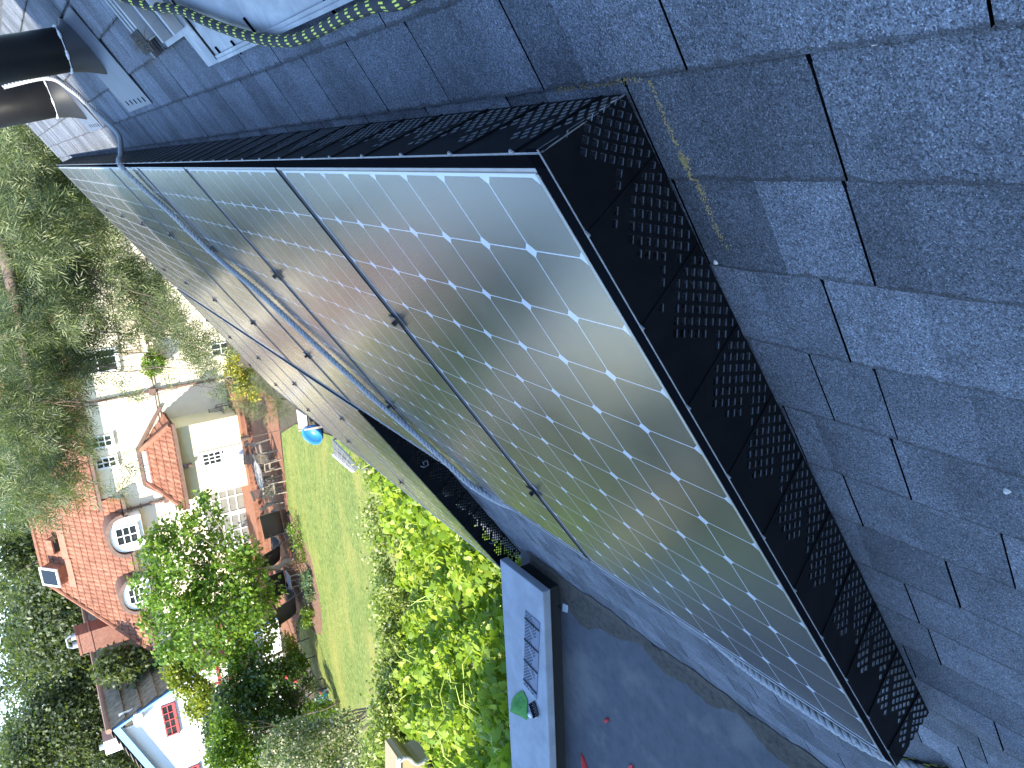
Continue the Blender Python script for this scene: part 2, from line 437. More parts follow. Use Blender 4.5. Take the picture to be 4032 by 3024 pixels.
# ================================================================ solar panels
def make_panel():
    root = thing('solar_panel', 'x', 'solar panel')
    L, W, fw = 1.559, 1.046, .0075
    s0 = -(L - 12 * CP) / 2; t0 = -(W - 8 * CP) / 2        # local origin at the first cell corner
    s1, t1 = s0 + L, t0 + W
    b = MB()
    def fr(a0, a1, c0, c1, mi=0): b.box((a0, c0, -.042), (a1, c1, 0.0), mi)
    fr(t0, t1, s0, s0 + fw); fr(t0, t1, s1 - fw, s1); fr(t0, t0 + .0055, s0 + fw, s1 - fw, 1); fr(t1 - .0055, t1, s0 + fw, s1 - fw, 1)
    f = b.build('frame', [M['pframe'], M['pframe_dark']], root)
    md = f.modifiers.new('bev', 'BEVEL'); md.width = .0015; md.segments = 2
    b = MB()
    for lo, hi in (((t0 + .0055, s0 + fw, -.0034), (t1 - .0055, s0 + fw + .0022, -.001)), ((t0 + .0055, s1 - fw - .0022, -.0034), (t1 - .0055, s1 - fw, -.001)), ((t0 + .0055, s0 + fw + .0022, -.0034), (t0 + .0077, s1 - fw - .0022, -.001)), ((t1 - .0077, s0 + fw + .0022, -.0034), (t1 - .0055, s1 - fw - .0022, -.001))): b.box(lo, hi)
    b.build('frame_lip', M['pbright'], root)
    b = MB(); b.box((t0 + .005, s0 + fw - .001, -.009), (t1 - .005, s1 - fw + .001, -.0035)); b.build('glass', M['cells'], root)
    b = MB()
    for z0 in (.0,):
        b.box((t0 + .002, s0 - .0015, -.040), (t1 - .002, s0, -.004)); b.box((t0 + .002, s1, -.040), (t1 - .002, s1 + .0015, -.004))
        b.box((t0 - .0015, s0 + .002, -.040), (t0, s1 - .002, -.004)); b.box((t1, s0 + .002, -.040), (t1 + .0015, s1 - .002, -.004))
    b.build('frame_side', M['pframe_dark'], root)
    for sc in (.46, 1.17):
        b = MB()
        b.box((t1 - .012, sc - .020, .0005), (t1 + .028, sc + .020, .006)); b.box((t1 + .002, sc - .02, -.05), (t1 + .014, sc + .02, .0005))
        b.tube([(t1 + .008, sc, .006), (t1 + .008, sc, .017)], .0075, 6)
        b.build('clamp', M['steel'], root)
    return root
PROW = 1.0625
labels1 = ['nearest solar panel, whose mesh-skirted corner points at the camera', 'second solar panel from the front, with the grey rope leaving over its garden edge',
           'third solar panel from the front in the long upper column, crossed by the grey rope', 'fourth solar panel of the upper column, where the grey rope climbs on from the shingles',
           'fifth solar panel from the front of the long upper column', 'sixth solar panel from the front of the long upper column, on the sunlit part',
           'last but one solar panel of the long upper column', 'farthest solar panel of the long upper column, under the feathery tree']
labels2 = ['nearest solar panel of the shorter lower column, with the black skirt under its front edge', 'second solar panel of the lower column, one behind its black skirted end',
           'middle solar panel of the lower column beside the garden', 'last but one solar panel of the lower column', 'farthest solar panel of the lower column, at the far garden corner']
proto = make_panel()
for i in range(13):
    o = proto if i == 0 else dup(proto)
    if i < 8: s_, t_, lb = 0.0, i * PROW, labels1[i]
    else: s_, t_, lb = 1.6185, (i - 8 + 3) * PROW, labels2[i - 8]
    p = RP(s_, t_, 0)
    o.matrix_world = Matrix.Translation(p) @ PANELM
    tag(o, lb, 'solar panel', 'solar panels on the shingled roof')
# mounting rails under the panels
r_ = thing('mounting_rail', 'dark aluminium rails under the solar panels', 'rail', RP(.46, 4, -.1))
b = MB()
for s_ in (.46, 1.17): b.bar(RP(s_, .05, -.075), RP(s_, 8.4, -.075), .035, .05, NN)
for s_ in (2.10, 2.79): b.bar(RP(s_, 3.25, -.075), RP(s_, 8.4, -.075), .035, .05, NN)
b.build('rail', M['steel'], r_)

# ---------------------------------------------------------------- perforated black skirts
def perforated(a0, a1, height, fn, piece=.155, phase=0.0, pitch=.0238, hole=.0153, top=.044, seed=1, nosolid=False):
    """plate in (a, b): b=0 at the roof, height at the top; returns verts/faces with diamond holes"""
    bm = bmesh.new()
    e = pitch / 2
    def quadp(pts): bm.faces.new([bm.verts.new((p[0], p[1], 0)) for p in pts])
    na = int((a1 - a0) / e) + 4; nb = int(height / e) + 4
    for i in range(-2, na):
        for j in range(-2, nb):
            if (i + j) % 2: continue
            ca, cb = a0 + i * e, j * e               # diamond cell centre (half pitch lattice)
            u = ((ca - a0 + phase) / piece) % 1.0
            lim = .062 + .068 * (1 - abs(2 * ((u * 1.0 + .25) % 1.0) - 1))
            seam = min(u, 1 - u) * piece
            band = ((i - j) // 2 + 40) % 6 == 0 and cb > .05
            is_hole = cb > .002 and cb < min(lim + .015, height - top) and seam > .006 and not band
            c = [(ca, cb - e), (ca + e, cb), (ca, cb + e), (ca - e, cb)]
            if not is_hole: quadp(c)
            else:
                k = hole / pitch
                d = [(ca + (p[0] - ca) * k, cb + (p[1] - cb) * k) for p in c]
                for n in range(4): quadp([c[n], c[(n + 1) % 4], d[(n + 1) % 4], d[n]])
    bmesh.ops.remove_doubles(bm, verts=bm.verts, dist=1e-5)
    for pc, pn in (((a0, 0, 0), (-1, 0, 0)), ((a1, 0, 0), (1, 0, 0)), ((0, 0, 0), (0, -1, 0)), ((0, height, 0), (0, 1, 0))):
        bmesh.ops.bisect_plane(bm, geom=bm.verts[:] + bm.edges[:] + bm.faces[:], plane_co=pc, plane_no=pn, clear_outer=True)
    vs = [fn(v.co.x, v.co.y) for v in bm.verts]
    idx = {v: i for i, v in enumerate(bm.verts)}
    fs = [[idx[v] for v in f.verts] for f in bm.faces]
    bm.free()
    return vs, fs
def make_skirt(label, a0, a1, fn, outward, lipdir, phase, cat='skirt', H=.166, z0=HR + .006):
    root = thing('panel_skirt', label, cat, fn((a0 + a1) / 2, 0), 'black perforated skirts around the solar array')
    vs, fs = perforated(a0, a1, H, fn, phase=phase)
    b = MB(); b.add(vs, fs); sheet_b = b
    # seams: overlapping folded joints
    e = MB()
    x = a0 - phase
    while x < a1 + .01:
        if x > a0 + .01:
            sheet_b.quad(*[fn(x + dx_, z_) + outward * .0026 for dx_, z_ in ((-.0025, .002), (.0025, .002), (.0025, H - .001), (-.0025, H - .001))], mi=2)
            p = fn(x, H) ; al = (fn(x + .01, H) - fn(x, H)).normalized()
            e.bar(p + outward * .0012 - al * .004, p + outward * .006 + NN * .001, .0026, .0026, NN); e.bar(p + outward * .006, p + outward * .0012 + al * .004, .0026, .0026, NN)
        x += .155
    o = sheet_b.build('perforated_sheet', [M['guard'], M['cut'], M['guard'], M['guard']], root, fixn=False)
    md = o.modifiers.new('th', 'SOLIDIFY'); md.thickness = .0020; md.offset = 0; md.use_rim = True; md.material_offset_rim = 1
    # top lip reaching back to the panel frame, with a pale line painted as its edge highlight
    lip = MB(); lip.box8([fn(a0, H - .003) , fn(a1, H - .003), fn(a1, H - .003) - outward * lipdir, fn(a0, H - .003) - outward * lipdir,
                          fn(a0, H), fn(a1, H), fn(a1, H) - outward * lipdir, fn(a0, H) - outward * lipdir])
    lip.build('top_lip', M['guard_matte'], root)
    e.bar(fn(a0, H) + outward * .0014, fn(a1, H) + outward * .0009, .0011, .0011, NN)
    e.build('edge_glint', M['glint_grey'], root)
    return root
zb = HR + .007
fr0 = -.0155; fl0 = 1.5425                             # panel frame ends along s
make_skirt('black perforated skirt along the near front edge of the nearest solar panel', -.041, fl0 + .012,
           lambda a, c: RP(a + (1 - c / .166) * (.038 * max(0, 1 - (a + .041) / .155) + .075 * max(0, (a - 1.244) / .31)), -.040 + .038 * (1 - c / .166), zb + c), -TT, .026, .034)
fsk = [o for o in bpy.data.objects if o.get('label', '').startswith('black perforated skirt along the near')][0]
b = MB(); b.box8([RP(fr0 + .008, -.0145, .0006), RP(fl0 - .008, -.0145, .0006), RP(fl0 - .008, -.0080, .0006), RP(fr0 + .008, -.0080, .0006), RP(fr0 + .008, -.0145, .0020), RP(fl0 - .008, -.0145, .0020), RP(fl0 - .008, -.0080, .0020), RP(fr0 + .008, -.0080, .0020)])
b.build('sheen_strip', M['pframe'], fsk)  # pale strip laid on for the sky reflection along the front frame
make_skirt('long black perforated skirt along the shingle side of the solar array', -.041, 8 * PROW - .02,
           lambda a, c: RP(-.036 + .034 * (1 - c / .166), a + (1 - c / .166) * .038 * max(0, 1 - (a + .041) / .155), zb + c), -S, .020, .098)
make_skirt('black perforated skirt under the near edge of the lower column, in shadow', 1.63, 3.19,
           lambda a, c: RP(a, 3 * PROW - .045 + .03 * (1 - c / .166), zb + c), -TT, .026, .05)
for o in bpy.data.objects:
    if o.get('label', '').startswith('black perforated skirt under'):
        b = MB()
        for sx_ in (2.12, 2.89):
            pth = [RP(sx_ + .008, 3 * PROW - .055, -.05), RP(sx_ + .03, 3 * PROW - .056, -.06), RP(sx_ + .04, 3 * PROW - .056, -.09), RP(sx_ + .01, 3 * PROW - .056, -.10), RP(sx_, 3 * PROW - .056, -.075), RP(sx_ + .02, 3 * PROW - .056, -.07)]
            b = MB(); b.tube(pth, .003, 5); b.build('wire_clip', M['glint_grey'], o)

# ---------------------------------------------------------------- ropes
def smooth_path(pts, ds):
    P = [Vector(p) for p in pts]; out = []
    Q = [P[0] * 2 - P[1]] + P + [P[-1] * 2 - P[-2]]
    for i in range(1, len(Q) - 2):
        p0, p1, p2, p3 = Q[i - 1], Q[i], Q[i + 1], Q[i + 2]
        n = max(2, int((p2 - p1).length / (ds * .25)))
        for k in range(n):
            u = k / n
            out.append(.5 * ((2 * p1) + (-p0 + p2) * u + (2 * p0 - 5 * p1 + 4 * p2 - p3) * u * u + (-p0 + 3 * p1 - 3 * p2 + p3) * u ** 3))
    out.append(P[-1])
    res = [out[0]]; acc = 0
    for a, c in zip(out[:-1], out[1:]):
        acc += (c - a).length
        if acc >= ds: res.append(c); acc = 0
    return res
def twisted(path, r, lay, strands=3):
    b = MB()
    # frames
    prev = None; fr = []; L = 0
    for i, p in enumerate(path):
        d = (path[min(i + 1, len(path) - 1)] - path[max(i - 1, 0)]).normalized()
        x = d.cross(Vector((0, 0, 1))) if prev is None else prev - d * prev.dot(d)
        x.normalize(); prev = x
        if i: L += (p - path[i - 1]).length
        fr.append((p, x, d.cross(x), L))
    for k in range(strands):
        sp = [p + (x * math.cos(2 * math.pi * (L / lay + k / strands)) + y * math.sin(2 * math.pi * (L / lay + k / strands))) * r * .56 for p, x, y, L in fr]
        b.tube(sp, r * .46, 8)
    return b
rl = .0125
gp = [RP(-.62, 4.75, HR + .25), RP(-.527, 4.60, HR + .05), RP(-.411, 4.38, HR + .022), RP(-.296, 4.24, HR + .022), RP(-.2, 4.1, HR + .025), RP(-.135, 3.95, HR + .04), RP(-.105, 3.78, HR + .075), RP(-.066, 3.58, -.03), RP(-.038, 3.47, .016),
      RP(.117, 3.41, .015), RP(.229, 3.26, .015), RP(.353, 3.19, .016), RP(.489, 3.06, .015), RP(.62, 2.79, .015), RP(.76, 2.64, .015), RP(.9, 2.5, .015), RP(1.05, 2.34, .015), RP(1.17, 2.21, .016), RP(1.30, 2.0, .015),
      RP(1.42, 1.87, .015), RP(1.515, 1.78, .014), RP(1.565, 1.62, -.005), RP(1.585, 1.4, -.05), RP(1.595, 1.0, -.06), RP(1.592, .62, -.030), RP(1.584, .42, -.006), RP(1.580, .2, .0), RP(1.578, .05, -.003), RP(1.59, -.07, -.03), RP(1.62, -.3, -.11)]
b = twisted(smooth_path(gp, .005), rl, .066)
tag(b.build('safety_rope', M['rope'], None, smooth=True), 'grey twisted three-strand rope lying diagonally across the solar panels', 'rope')
def tracer_rope(pts, r, label, seed=0):
    pa = smooth_path(pts, .004)
    n = 22
    def mf(i, j):
        ph = (i - (j % 11) * .3) % 10.0
        return 1 if ph < 2.9 and j % 2 == 0 else 0
    b = MB(); b.tube(pa, r, n, mf=mf)
    o = b.build('climbing_rope', [M['rope_black'], M['rope_yellow']], None, smooth=True)
    return tag(o, label, 'rope', 'black climbing ropes with yellow tracers')
h = HR + .03
tracer_rope([RP(-.62, 1.95, h + .12), RP(-.52, 1.72, h + .06), RP(-.423, 1.55, h + .02), RP(-.371, 1.40, h), RP(-.333, 1.30, h), RP(-.292, 1.19, h), RP(-.257, 1.08, h), RP(-.229, .97, h), RP(-.211, .85, h), RP(-.207, .76, h - .005), RP(-.208, .66, h - .008),
             RP(-.211, .54, h - .008), RP(-.208, .43, h - .008), RP(-.20, .35, h - .008), RP(-.22, .2, h - .008), RP(-.32, .05, h - .008), RP(-.5, -.1, h)], .0115,
            'black climbing rope with yellow tracers draped over the metal flashing')
tracer_rope([RP(1.63, -.25, -.11), RP(1.615, -.10, -.06), RP(1.598, -.03, -.03), RP(1.585, -.022, -.012), RP(1.568, .02, -.028), RP(1.575, .10, -.04), RP(1.585, .2, -.075), RP(1.60, .3, -.12)], .0095,
            'black and yellow rope tied round the near garden corner of the array')
tracer_rope([RP(1.95, .02, HR + .02), RP(2.08, .13, HR + .022), RP(2.18, .19, HR + .022), RP(2.25, .16, HR + .02), RP(2.28, .0, HR + .02)], .0105,
            'black and yellow rope loop lying on the shingles below the array corner')

# ---------------------------------------------------------------- flues
def flue(label, base, axis_tilt, rad, height, flash, coneh):
    root = thing('flue_pipe', label, 'flue pipe', base, 'black flue pipes through the shingles')
    ax = Vector((math.sin(axis_tilt), 0, math.cos(axis_tilt)))
    def ring(c, r, n=48, sl=False):
        out = []
        x = ax.cross(Vector((0, 1, 0))).normalized(); y = ax.cross(x)
        for j in range(n):
            a = 2 * math.pi * j / n; p = c + (x * math.cos(a) + y * math.sin(a)) * r
            if sl:                            # slide along the axis down to the roof plane
                dd = (p - RP(0, 0, HR + .012)).dot(NN) / ax.dot(NN); p = p - ax * dd
            out.append(p)
        return out
    def loft(rings, name, mat, cap=False):
        b = MB(); n = len(rings[0]); vs = [p for r in rings for p in r]
        fs = [(i * n + j, i * n + (j + 1) % n, (i + 1) * n + (j + 1) % n, (i + 1) * n + j) for i in range(len(rings) - 1) for j in range(n)]
        if cap: fs.append(tuple(range((len(rings) - 1) * n, len(rings) * n)))
        b.add(vs, fs); return b.build(name, mat, root, smooth=True)
    cone = coneh
    ctop = base + ax * cone
    loft([ring(ctop, rad * 1.36, sl=True), [a.lerp(c, .5) for a, c in zip(ring(ctop, rad * 1.20, sl=True), ring(ctop, rad * 1.06))], ring(ctop, rad * 1.02)], 'flashing_cone', M['flash'] if False else plain('black_cone_paint', (.017, .018, .021), .5, 0, .2, 10, spec=.25))
    loft([ring(base + ax * (cone * .5), rad), ring(base + ax * height, rad)], 'pipe', M['flue'], True)
    # bright caulk bead round the joint, broken
    b = MB(); rg = ring(ctop + ax * .004, rad * 1.03); rr = random.Random(2)
    for j in range(48):
        wd_ = .0018 if math.sin(j * .9) + rr.random() < .35 else .0035 + .003 * rr.random()
        b.tube([rg[j], rg[(j + 1) % 48]], wd_, 6)
    b.build('caulk_bead', M['caulk'], root)
    c2 = base + ax * (height * .80)
    loft([ring(c2 - ax * .035, rad * 1.0), ring(c2 - ax * .035, rad * 1.06), ring(c2 + ax * .035, rad * 1.06), ring(c2 + ax * .035, rad)], 'clamp_band', M['flue'])
    b = MB(); x = ax.cross(Vector((0, 1, 0))).normalized(); y = ax.cross(x)
    d = (y * .75 - x * .66) if y.y < 0 else (-y * .75 - x * .66)
    b.tube([c2 + d * rad * 1.02 - ax * .03, c2 + d * rad * 1.25 - ax * .03], .03, 12); b.tube([c2 + d * rad * 1.02 + ax * .02, c2 + d * rad * 1.2 + ax * .02], .022, 12)
    b.build('clamp_bolt', M['flue'], root)
    loft([ring(base + ax * height, rad * 1.0), ring(base + ax * (height + .02), rad * 1.75), ring(base + ax * (height + .1), rad * 1.1)], 'rain_cap', M['flue'], True)
    b = MB(); s0, s1, t0, t1 = flash
    b.box8([RP(s0, t0, HR + .009), RP(s1, t0, HR + .009), RP(s1, t1, HR + .009), RP(s0, t1, HR + .009), RP(s0, t0, HR + .0115), RP(s1, t0, HR + .0115), RP(s1, t1, HR + .0115), RP(s0, t1, HR + .0115)])
    b.build('base_flashing', M['flash'], root)
    b = MB()
    pp = RP(s1 - .02, t0 + .1, HR + .012)
    for i in range(5): b = MB(); b.bar(RP(s1 - .015 - .003 * i, t0 + .08 + i * .1, HR + .0125), RP(s1 - .035 - .003 * i, t0 + .085 + i * .1, HR + .0125), .004, .003, NN); b.build('caulk_smear', M['slot'], root)
    return root
flue('nearer of two black flue pipes, with a grey flashing cone at its foot', RP(-.485, 3.08, HR), R(-12 + 2), .086, .80, (-.60, -.195, 2.70, 3.32), .085)
flue('farther of two black flue pipes, behind the nearer pipe and beside the rope', RP(-.42, 4.90, HR), R(-12 + 2), .12, .62, (-.75, -.17, 4.55, 5.28), .09)

# ---------------------------------------------------------------- metal flashing sheet at the right
fl = thing('metal_flashing', 'galvanised metal flashing with ribbed channels let into the shingles', 'flashing', RP(-.3, 1.2, HR))
b = MB(); hh = HR + .010
def slab(s0, s1, t0, t1, h0=0.0, th=.0025, h1=None, bb=None):
    h1 = h0 if h1 is None else h1
    (bb or b).box8([RP(s0, t0, hh + h0), RP(s1, t0, hh + h1), RP(s1, t1, hh + h1), RP(s0, t1, hh + h0), RP(s0, t0, hh + h0 + th), RP(s1, t0, hh + h1 + th), RP(s1, t1, hh + h1 + th), RP(s0, t1, hh + h0 + th)])
slab(-1.0, -.2275, .40, 1.452)
slab(-.46, -.2278, 1.468, 1.582, .003)
slab(-1.0, -.32, 1.455, 1.80, .008)
b.build('apron_sheet', M['galv'], fl)
b = MB()
slab(-.245, -.2277, .41, 1.45, .003, .004); slab(-.236, -.2276, .41, 1.45, .006, .004)
for t_ in (1.50, 1.66): slab(-1.0, -.335, t_, t_ + .02, .012, .03); slab(-1.0, -.335, t_ + .028, t_ + .036, .012, .02)
for t_ in (1.80, 1.845, 1.89): slab(-1.0, -.365, t_, t_ + .022, .0, .045)
slab(-1.0, -.36, 1.80, 1.935, .0, .012)
b.build('channel_rib', M['galv'], fl)
b = MB(); slab(-1.0, -.315, 1.975, 2.0, .0, .022); slab(-1.0, -.318, 1.99, 2.03, .001, .006); b.build('edge_strip', M['flash'], fl)
b = MB(); slab(-1.0, -.318, 1.936, 1.974, -.004, .003); slab(-.40, -.335, 1.80, 1.94, .046, .002); b.build('dark_gap', M['dark'], fl)
b = MB()
rr = random.Random(8)
for i in range(26):
    p = RP(-.36 + rr.uniform(-.03, .04), 1.86 + rr.uniform(-.08, .07), hh + .05)
    dv = Vector((rr.uniform(-1, 1), rr.uniform(-1, 1), rr.uniform(-.2, .4))).normalized() * rr.uniform(.02, .06)
    b.tube([p, p + dv * .5 + Vector((0, 0, .004)), p + dv], .0009, 4)
b.build('dry_twigs', plain('dry_twig', (.16, .12, .08), .9), fl)
for (s_, t_) in ((-.262, 1.40), (-.258, 1.25), (-.285, 1.06), (-.25, .62)):
    b = MB()
    for k in range(3): b.bar(RP(s_, t_ + .004 * k, hh + .004), RP(s_ + .035, t_ - .004 + .003 * k, hh + .004), .006, .0015, NN)
    b.build('tar_smear', M['slot'], fl)

# ---------------------------------------------------------------- small things on shingles and flat roof
b = MB(); rr = random.Random(5)
pth = [(-.015, .139), (-.017, .102), (-.017, .036), (-.016, -.034), (.04, -.0445), (.104, -.036), (.093, -.052), (.128, -.047), (.152, -.050), (.199, -.047), (.243, -.052)]
for i in range(620):
    k = rr.randrange(len(pth) - 1); u = rr.random()
    s_ = pth[k][0] * (1 - u) + pth[k + 1][0] * u + rr.gauss(0, .0035); t_ = pth[k][1] * (1 - u) + pth[k + 1][1] * u + rr.gauss(0, .0035)
    if s_ > -.012 and t_ > -.043: t_ = -.0455 - rr.random() * .006
    g = rr.uniform(.0007, .0017)
    hz = HR + .0072 if s_ > -.02 else HR + .0078
    ph = ((s_ - S0) / EX) % 1
    p = RP(s_, t_, HR + .0005 + .0062 * ph)
    b.add([p + S * g, p + TT * g, p - S * g, p - TT * g, p + NN * g * 1.2], [(0, 1, 4), (1, 2, 4), (2, 3, 4), (3, 0, 4)])
tag(b.build('sawdust', M['sawdust']), 'thin trail of yellow sawdust on the shingles beside the skirt corner', 'sawdust', kind='stuff')
def pebble(s_, t_, g, lab, ph):
    b = MB(); p = RP(s_, t_, HR + .001 + .0062 * ph); rr = random.Random(int(g * 1e5))
    n = 7; r1 = [p + S * math.cos(6.28 * i / n) * g * rr.uniform(.7, 1.1) + TT * math.sin(6.28 * i / n) * g * rr.uniform(.7, 1.1) for i in range(n)]
    r2 = [q_.lerp(p, .45) + NN * g * .8 for q_ in r1]
    b.add(r1 + r2, [(i, (i + 1) % n, n + (i + 1) % n, n + i) for i in range(n)] + [tuple(range(n, 2 * n))])
    tag(b.build('pebble', M['white_grit'], None), lab, 'pebble')
pp = atz  # (unused alias keeps helper names short)
def roofst(uv):
    d = Vector(ray(uv)); o = Vector(CW); l = (RP(0, 0, HR).dot(NN) - o.dot(NN)) / d.dot(NN); p = o + d * l
    return p.dot(S), p.y
for (n_, x_, y_), g, lab in (((3, 1250, 270), .0042, 'small pale stone on the bare shingles at the right'), ((6, 235, 20), .0040, 'small pale stone just beyond the front skirt'), ((6, 2110, 1510), .0055, 'pale stone chip on the shingles nearest the camera')):
    s_, t_ = roofst(T(n_, x_, y_)); pebble(s_, t_, g, lab, ((s_ - S0) / EX) % 1)

# loose skirt pieces, cloth, bag on the parapet
sk = thing('loose_skirt', 'blue-grey perforated strip lying flat on the parapet cap', 'skirt', (-2.95, 2.66, CZ))
A_ = atz(T(8, 1190, 635), CZ + .004); B_ = atz(T(8, 1180, 1115), CZ + .004); C_ = atz(T(8, 1265, 1215), CZ + .004); D_ = atz(T(8, 1285, 720), CZ + .004)
along = B_ - A_; across = D_ - A_
Ls = along.length; Hs = across.length
def lf(a, c): return A_ + along * (a / Ls) + across * ((1 - c / Hs)) + (C_ - D_ - along) * (a / Ls) * (1 - c / Hs)
vs, fs = perforated(0, Ls, Hs, lambda a, c: lf(a, Hs - c), piece=Ls / 3.6, phase=.1, pitch=.024, hole=.0165, top=.03)
b = MB(); b.add(vs, fs)
lm = plain('dusty_skirt', (.085, .105, .16), .35, 0, .1, 20)
o = b.build('perforated_sheet', lm, sk); md = o.modifiers.new('th', 'SOLIDIFY'); md.thickness = .003
b = MB()
for k in range(4): b.bar(lf(Ls * (.1 + .275 * k), 0) + Vector((0, 0, .003)), lf(Ls * (.1 + .275 * k) + .0, Hs) + Vector((0, 0, .003)), .008, .003)
b.build('seam', M['dark'], sk)
sk = thing('skirt_offcut', 'small curled offcut of black skirt beside the green cloth', 'skirt offcut', (-3.26, 2.6, CZ))
e1 = atz(Z(1500, 2544, 2090, 740), CZ + .004); e2 = atz(Z(1500, 2544, 2175, 930), CZ + .004)
al = (e2 - e1); L_ = al.length; ac = Vector((al.y, -al.x, 0)).normalized()
if ac.y < 0: ac = -ac
vs, fs = perforated(0, L_, .07, lambda a, c: e1 + al * (a / L_) + ac * (c * .9) + Vector((0, 0, .02 * (c / .07) ** 2 + .012 * (a / L_) ** 2)), piece=L_, phase=0, pitch=.02, hole=.013, top=.02)
b = MB(); b.add(vs, fs); o = b.build('perforated_sheet', M['guard'], sk); md = o.modifiers.new('th', 'SOLIDIFY'); md.thickness = .003
def crumple(name, label, cat, ctr, outline, hgt, mat, seed, freq=18):
    """cloth: fan grid over an outline with folded relief"""
    rr = np.random.default_rng(seed); n = len(outline); rings = 9
    ph = rr.uniform(0, 6.28, 8); kx = rr.uniform(-1, 1, (8, 2)) * freq
    b = MB(); vs = []
    for i in range(rings + 1):
        f_ = i / rings
        for j in range(n):
            p = Vector(ctr).lerp(Vector(outline[j]), f_)
            z = sum(math.sin(kx[q_][0] * p.x + kx[q_][1] * p.y + ph[q_]) for q_ in range(8)) / 4
            hh_ = hgt * (1 - f_ ** 3) * (.62 + .75 * z) + .004
            vs.append(p + Vector((0, 0, max(.003, hh_))))
    fs = [(i * n + j, i * n + (j + 1) % n, (i + 1) * n + (j + 1) % n, (i + 1) * n + j) for i in range(rings) for j in range(n)]
    b.add(vs, fs); o = b.build(name, mat, None, smooth=True)
    md = o.modifiers.new('th', 'SOLIDIFY'); md.thickness = .003; md.offset = 1
    md = o.modifiers.new('ss', 'SUBSURF'); md.levels = 1; md.render_levels = 2
    return tag(o, label, cat)
def zpts(x0, y0, L, z): return [atz(Z(x0, y0, a, c), z) for a, c in L]
ol = zpts(1500, 2544, [(1930, 580), (1960, 640), (1970, 690), (2000, 700), (2000, 760), (2005, 850), (2000, 930), (2005, 1010), (1960, 1000), (1920, 950), (1890, 900), (1840, 880), (1790, 910), (1770, 850), (1765, 800), (1785, 740), (1800, 690), (1850, 640)], CZ + .002)
ctr = sum(ol, Vector()) / len(ol)
crumple('cloth', 'crumpled green cloth lying on the pale parapet cap', 'cloth', ctr, ol, .055, M['cloth_green'], 4, 42)
ol = zpts(1500, 2544, [(2000, 890), (2040, 880), (2080, 910), (2120, 940), (2160, 975), (2100, 985), (2040, 985), (2010, 960)], CZ + .002)
crumple('plastic_bag', 'crumpled clear plastic bag beside the green cloth', 'plastic bag', sum(ol, Vector()) / len(ol), ol, .03, M['plastic'], 9, 60)
FZ = -1.83
def flatpiece(name, label, cat, pts, mat, h=.004):
    P = [atz(T(*p), FZ + .001) for p in pts]
    b = MB(); n = len(P); rr = random.Random(len(label))
    b.add([p for p in P] + [p + Vector((0, 0, h * rr.uniform(.6, 2))) for p in P], [tuple(range(n)), tuple(range(2 * n - 1, n - 1, -1))] + [(i, (i + 1) % n, n + (i + 1) % n, n + i) for i in range(n)])
    return tag(b.build(name, mat), label, cat)
flatpiece('paper_tag', 'pale folded tag on the flat roof beside the parapet shadow', 'tag', [(8, 1440, 590), (8, 1470, 605), (8, 1466, 650), (8, 1437, 640)], M['tagc'])
flatpiece('red_scrap', 'small red plastic scrap in the middle of the flat roof', 'scrap', [(8, 1712, 1345), (8, 1722, 1333), (8, 1738, 1340), (8, 1734, 1352), (8, 1722, 1362), (8, 1712, 1358)], M['red'], .01)
flatpiece('red_strip', 'long pointed red strip at the edge of the flat roof by the parapet', 'scrap', [(8, 1556, 1562), (8, 1572, 1590), (8, 1592, 1640), (8, 1606, 1690), (8, 1580, 1690), (8, 1566, 1630)], M['red'], .008)
flatpiece('red_strip', 'short red strip on the flat roof nearer the shingles', 'scrap', [(8, 1872, 1640), (8, 1890, 1635), (8, 1897, 1680), (8, 1875, 1680)], M['red'], .008)
p = atz(T(8, 1420, 605), FZ)
b = MB(); b.bar(p + Vector((-.02, 0, .008)), p + Vector((.02, .01, .008)), .02, .012); b.tube([p + Vector((.0, .0, .014)), p + Vector((0, .0, .03))], .006, 8); b.tube([p + Vector((.012, .0, .014)), p + Vector((.02, .02, .02))], .004, 6)
tag(b.build('metal_bracket', M['steel']), 'small dark metal bracket dropped by the paper tag', 'bracket')
# ================================================================ ground, lawn, patio, beds
q = NB('soil'); n = q.noise(3, 8, .7)
q.set('Base Color', q.ramp(n, [(.3, (.040, .034, .024)), (.55, (.075, .06, .04)), (.75, (.06, .075, .03))])); q.set('Roughness', .95); q.bump(q.noise(20, 5), .6, .05)
M['soil'] = q.m
q = NB('lawn_grass')
v1 = q.noise(1, 5, .6, vec=q.coord(scale=(.35, 1.1, 1))); v2 = q.noise(1, 6, .75, vec=q.coord(scale=(5, 11, 5))); v3 = q.noise(16, 6, .85)
c = q.ramp(v2, [(.30, (.055, .095, .012)), (.5, (.165, .225, .038)), (.70, (.36, .38, .12))])
c = q.mix(q.ramp(v1, [(.46, 0), (.68, .75)]), c, (.33, .31, .075))
c = q.mix(.75, c, q.ramp(v3, [(.3, (.45, .45, .45)), (.7, (1.5, 1.5, 1.5))]), 'MULTIPLY')
q.set('Base Color', c); q.set('Roughness', .8); q.bump(q.math('ADD', v3, v2), 1.0, .06)
M['lawn'] = q.m
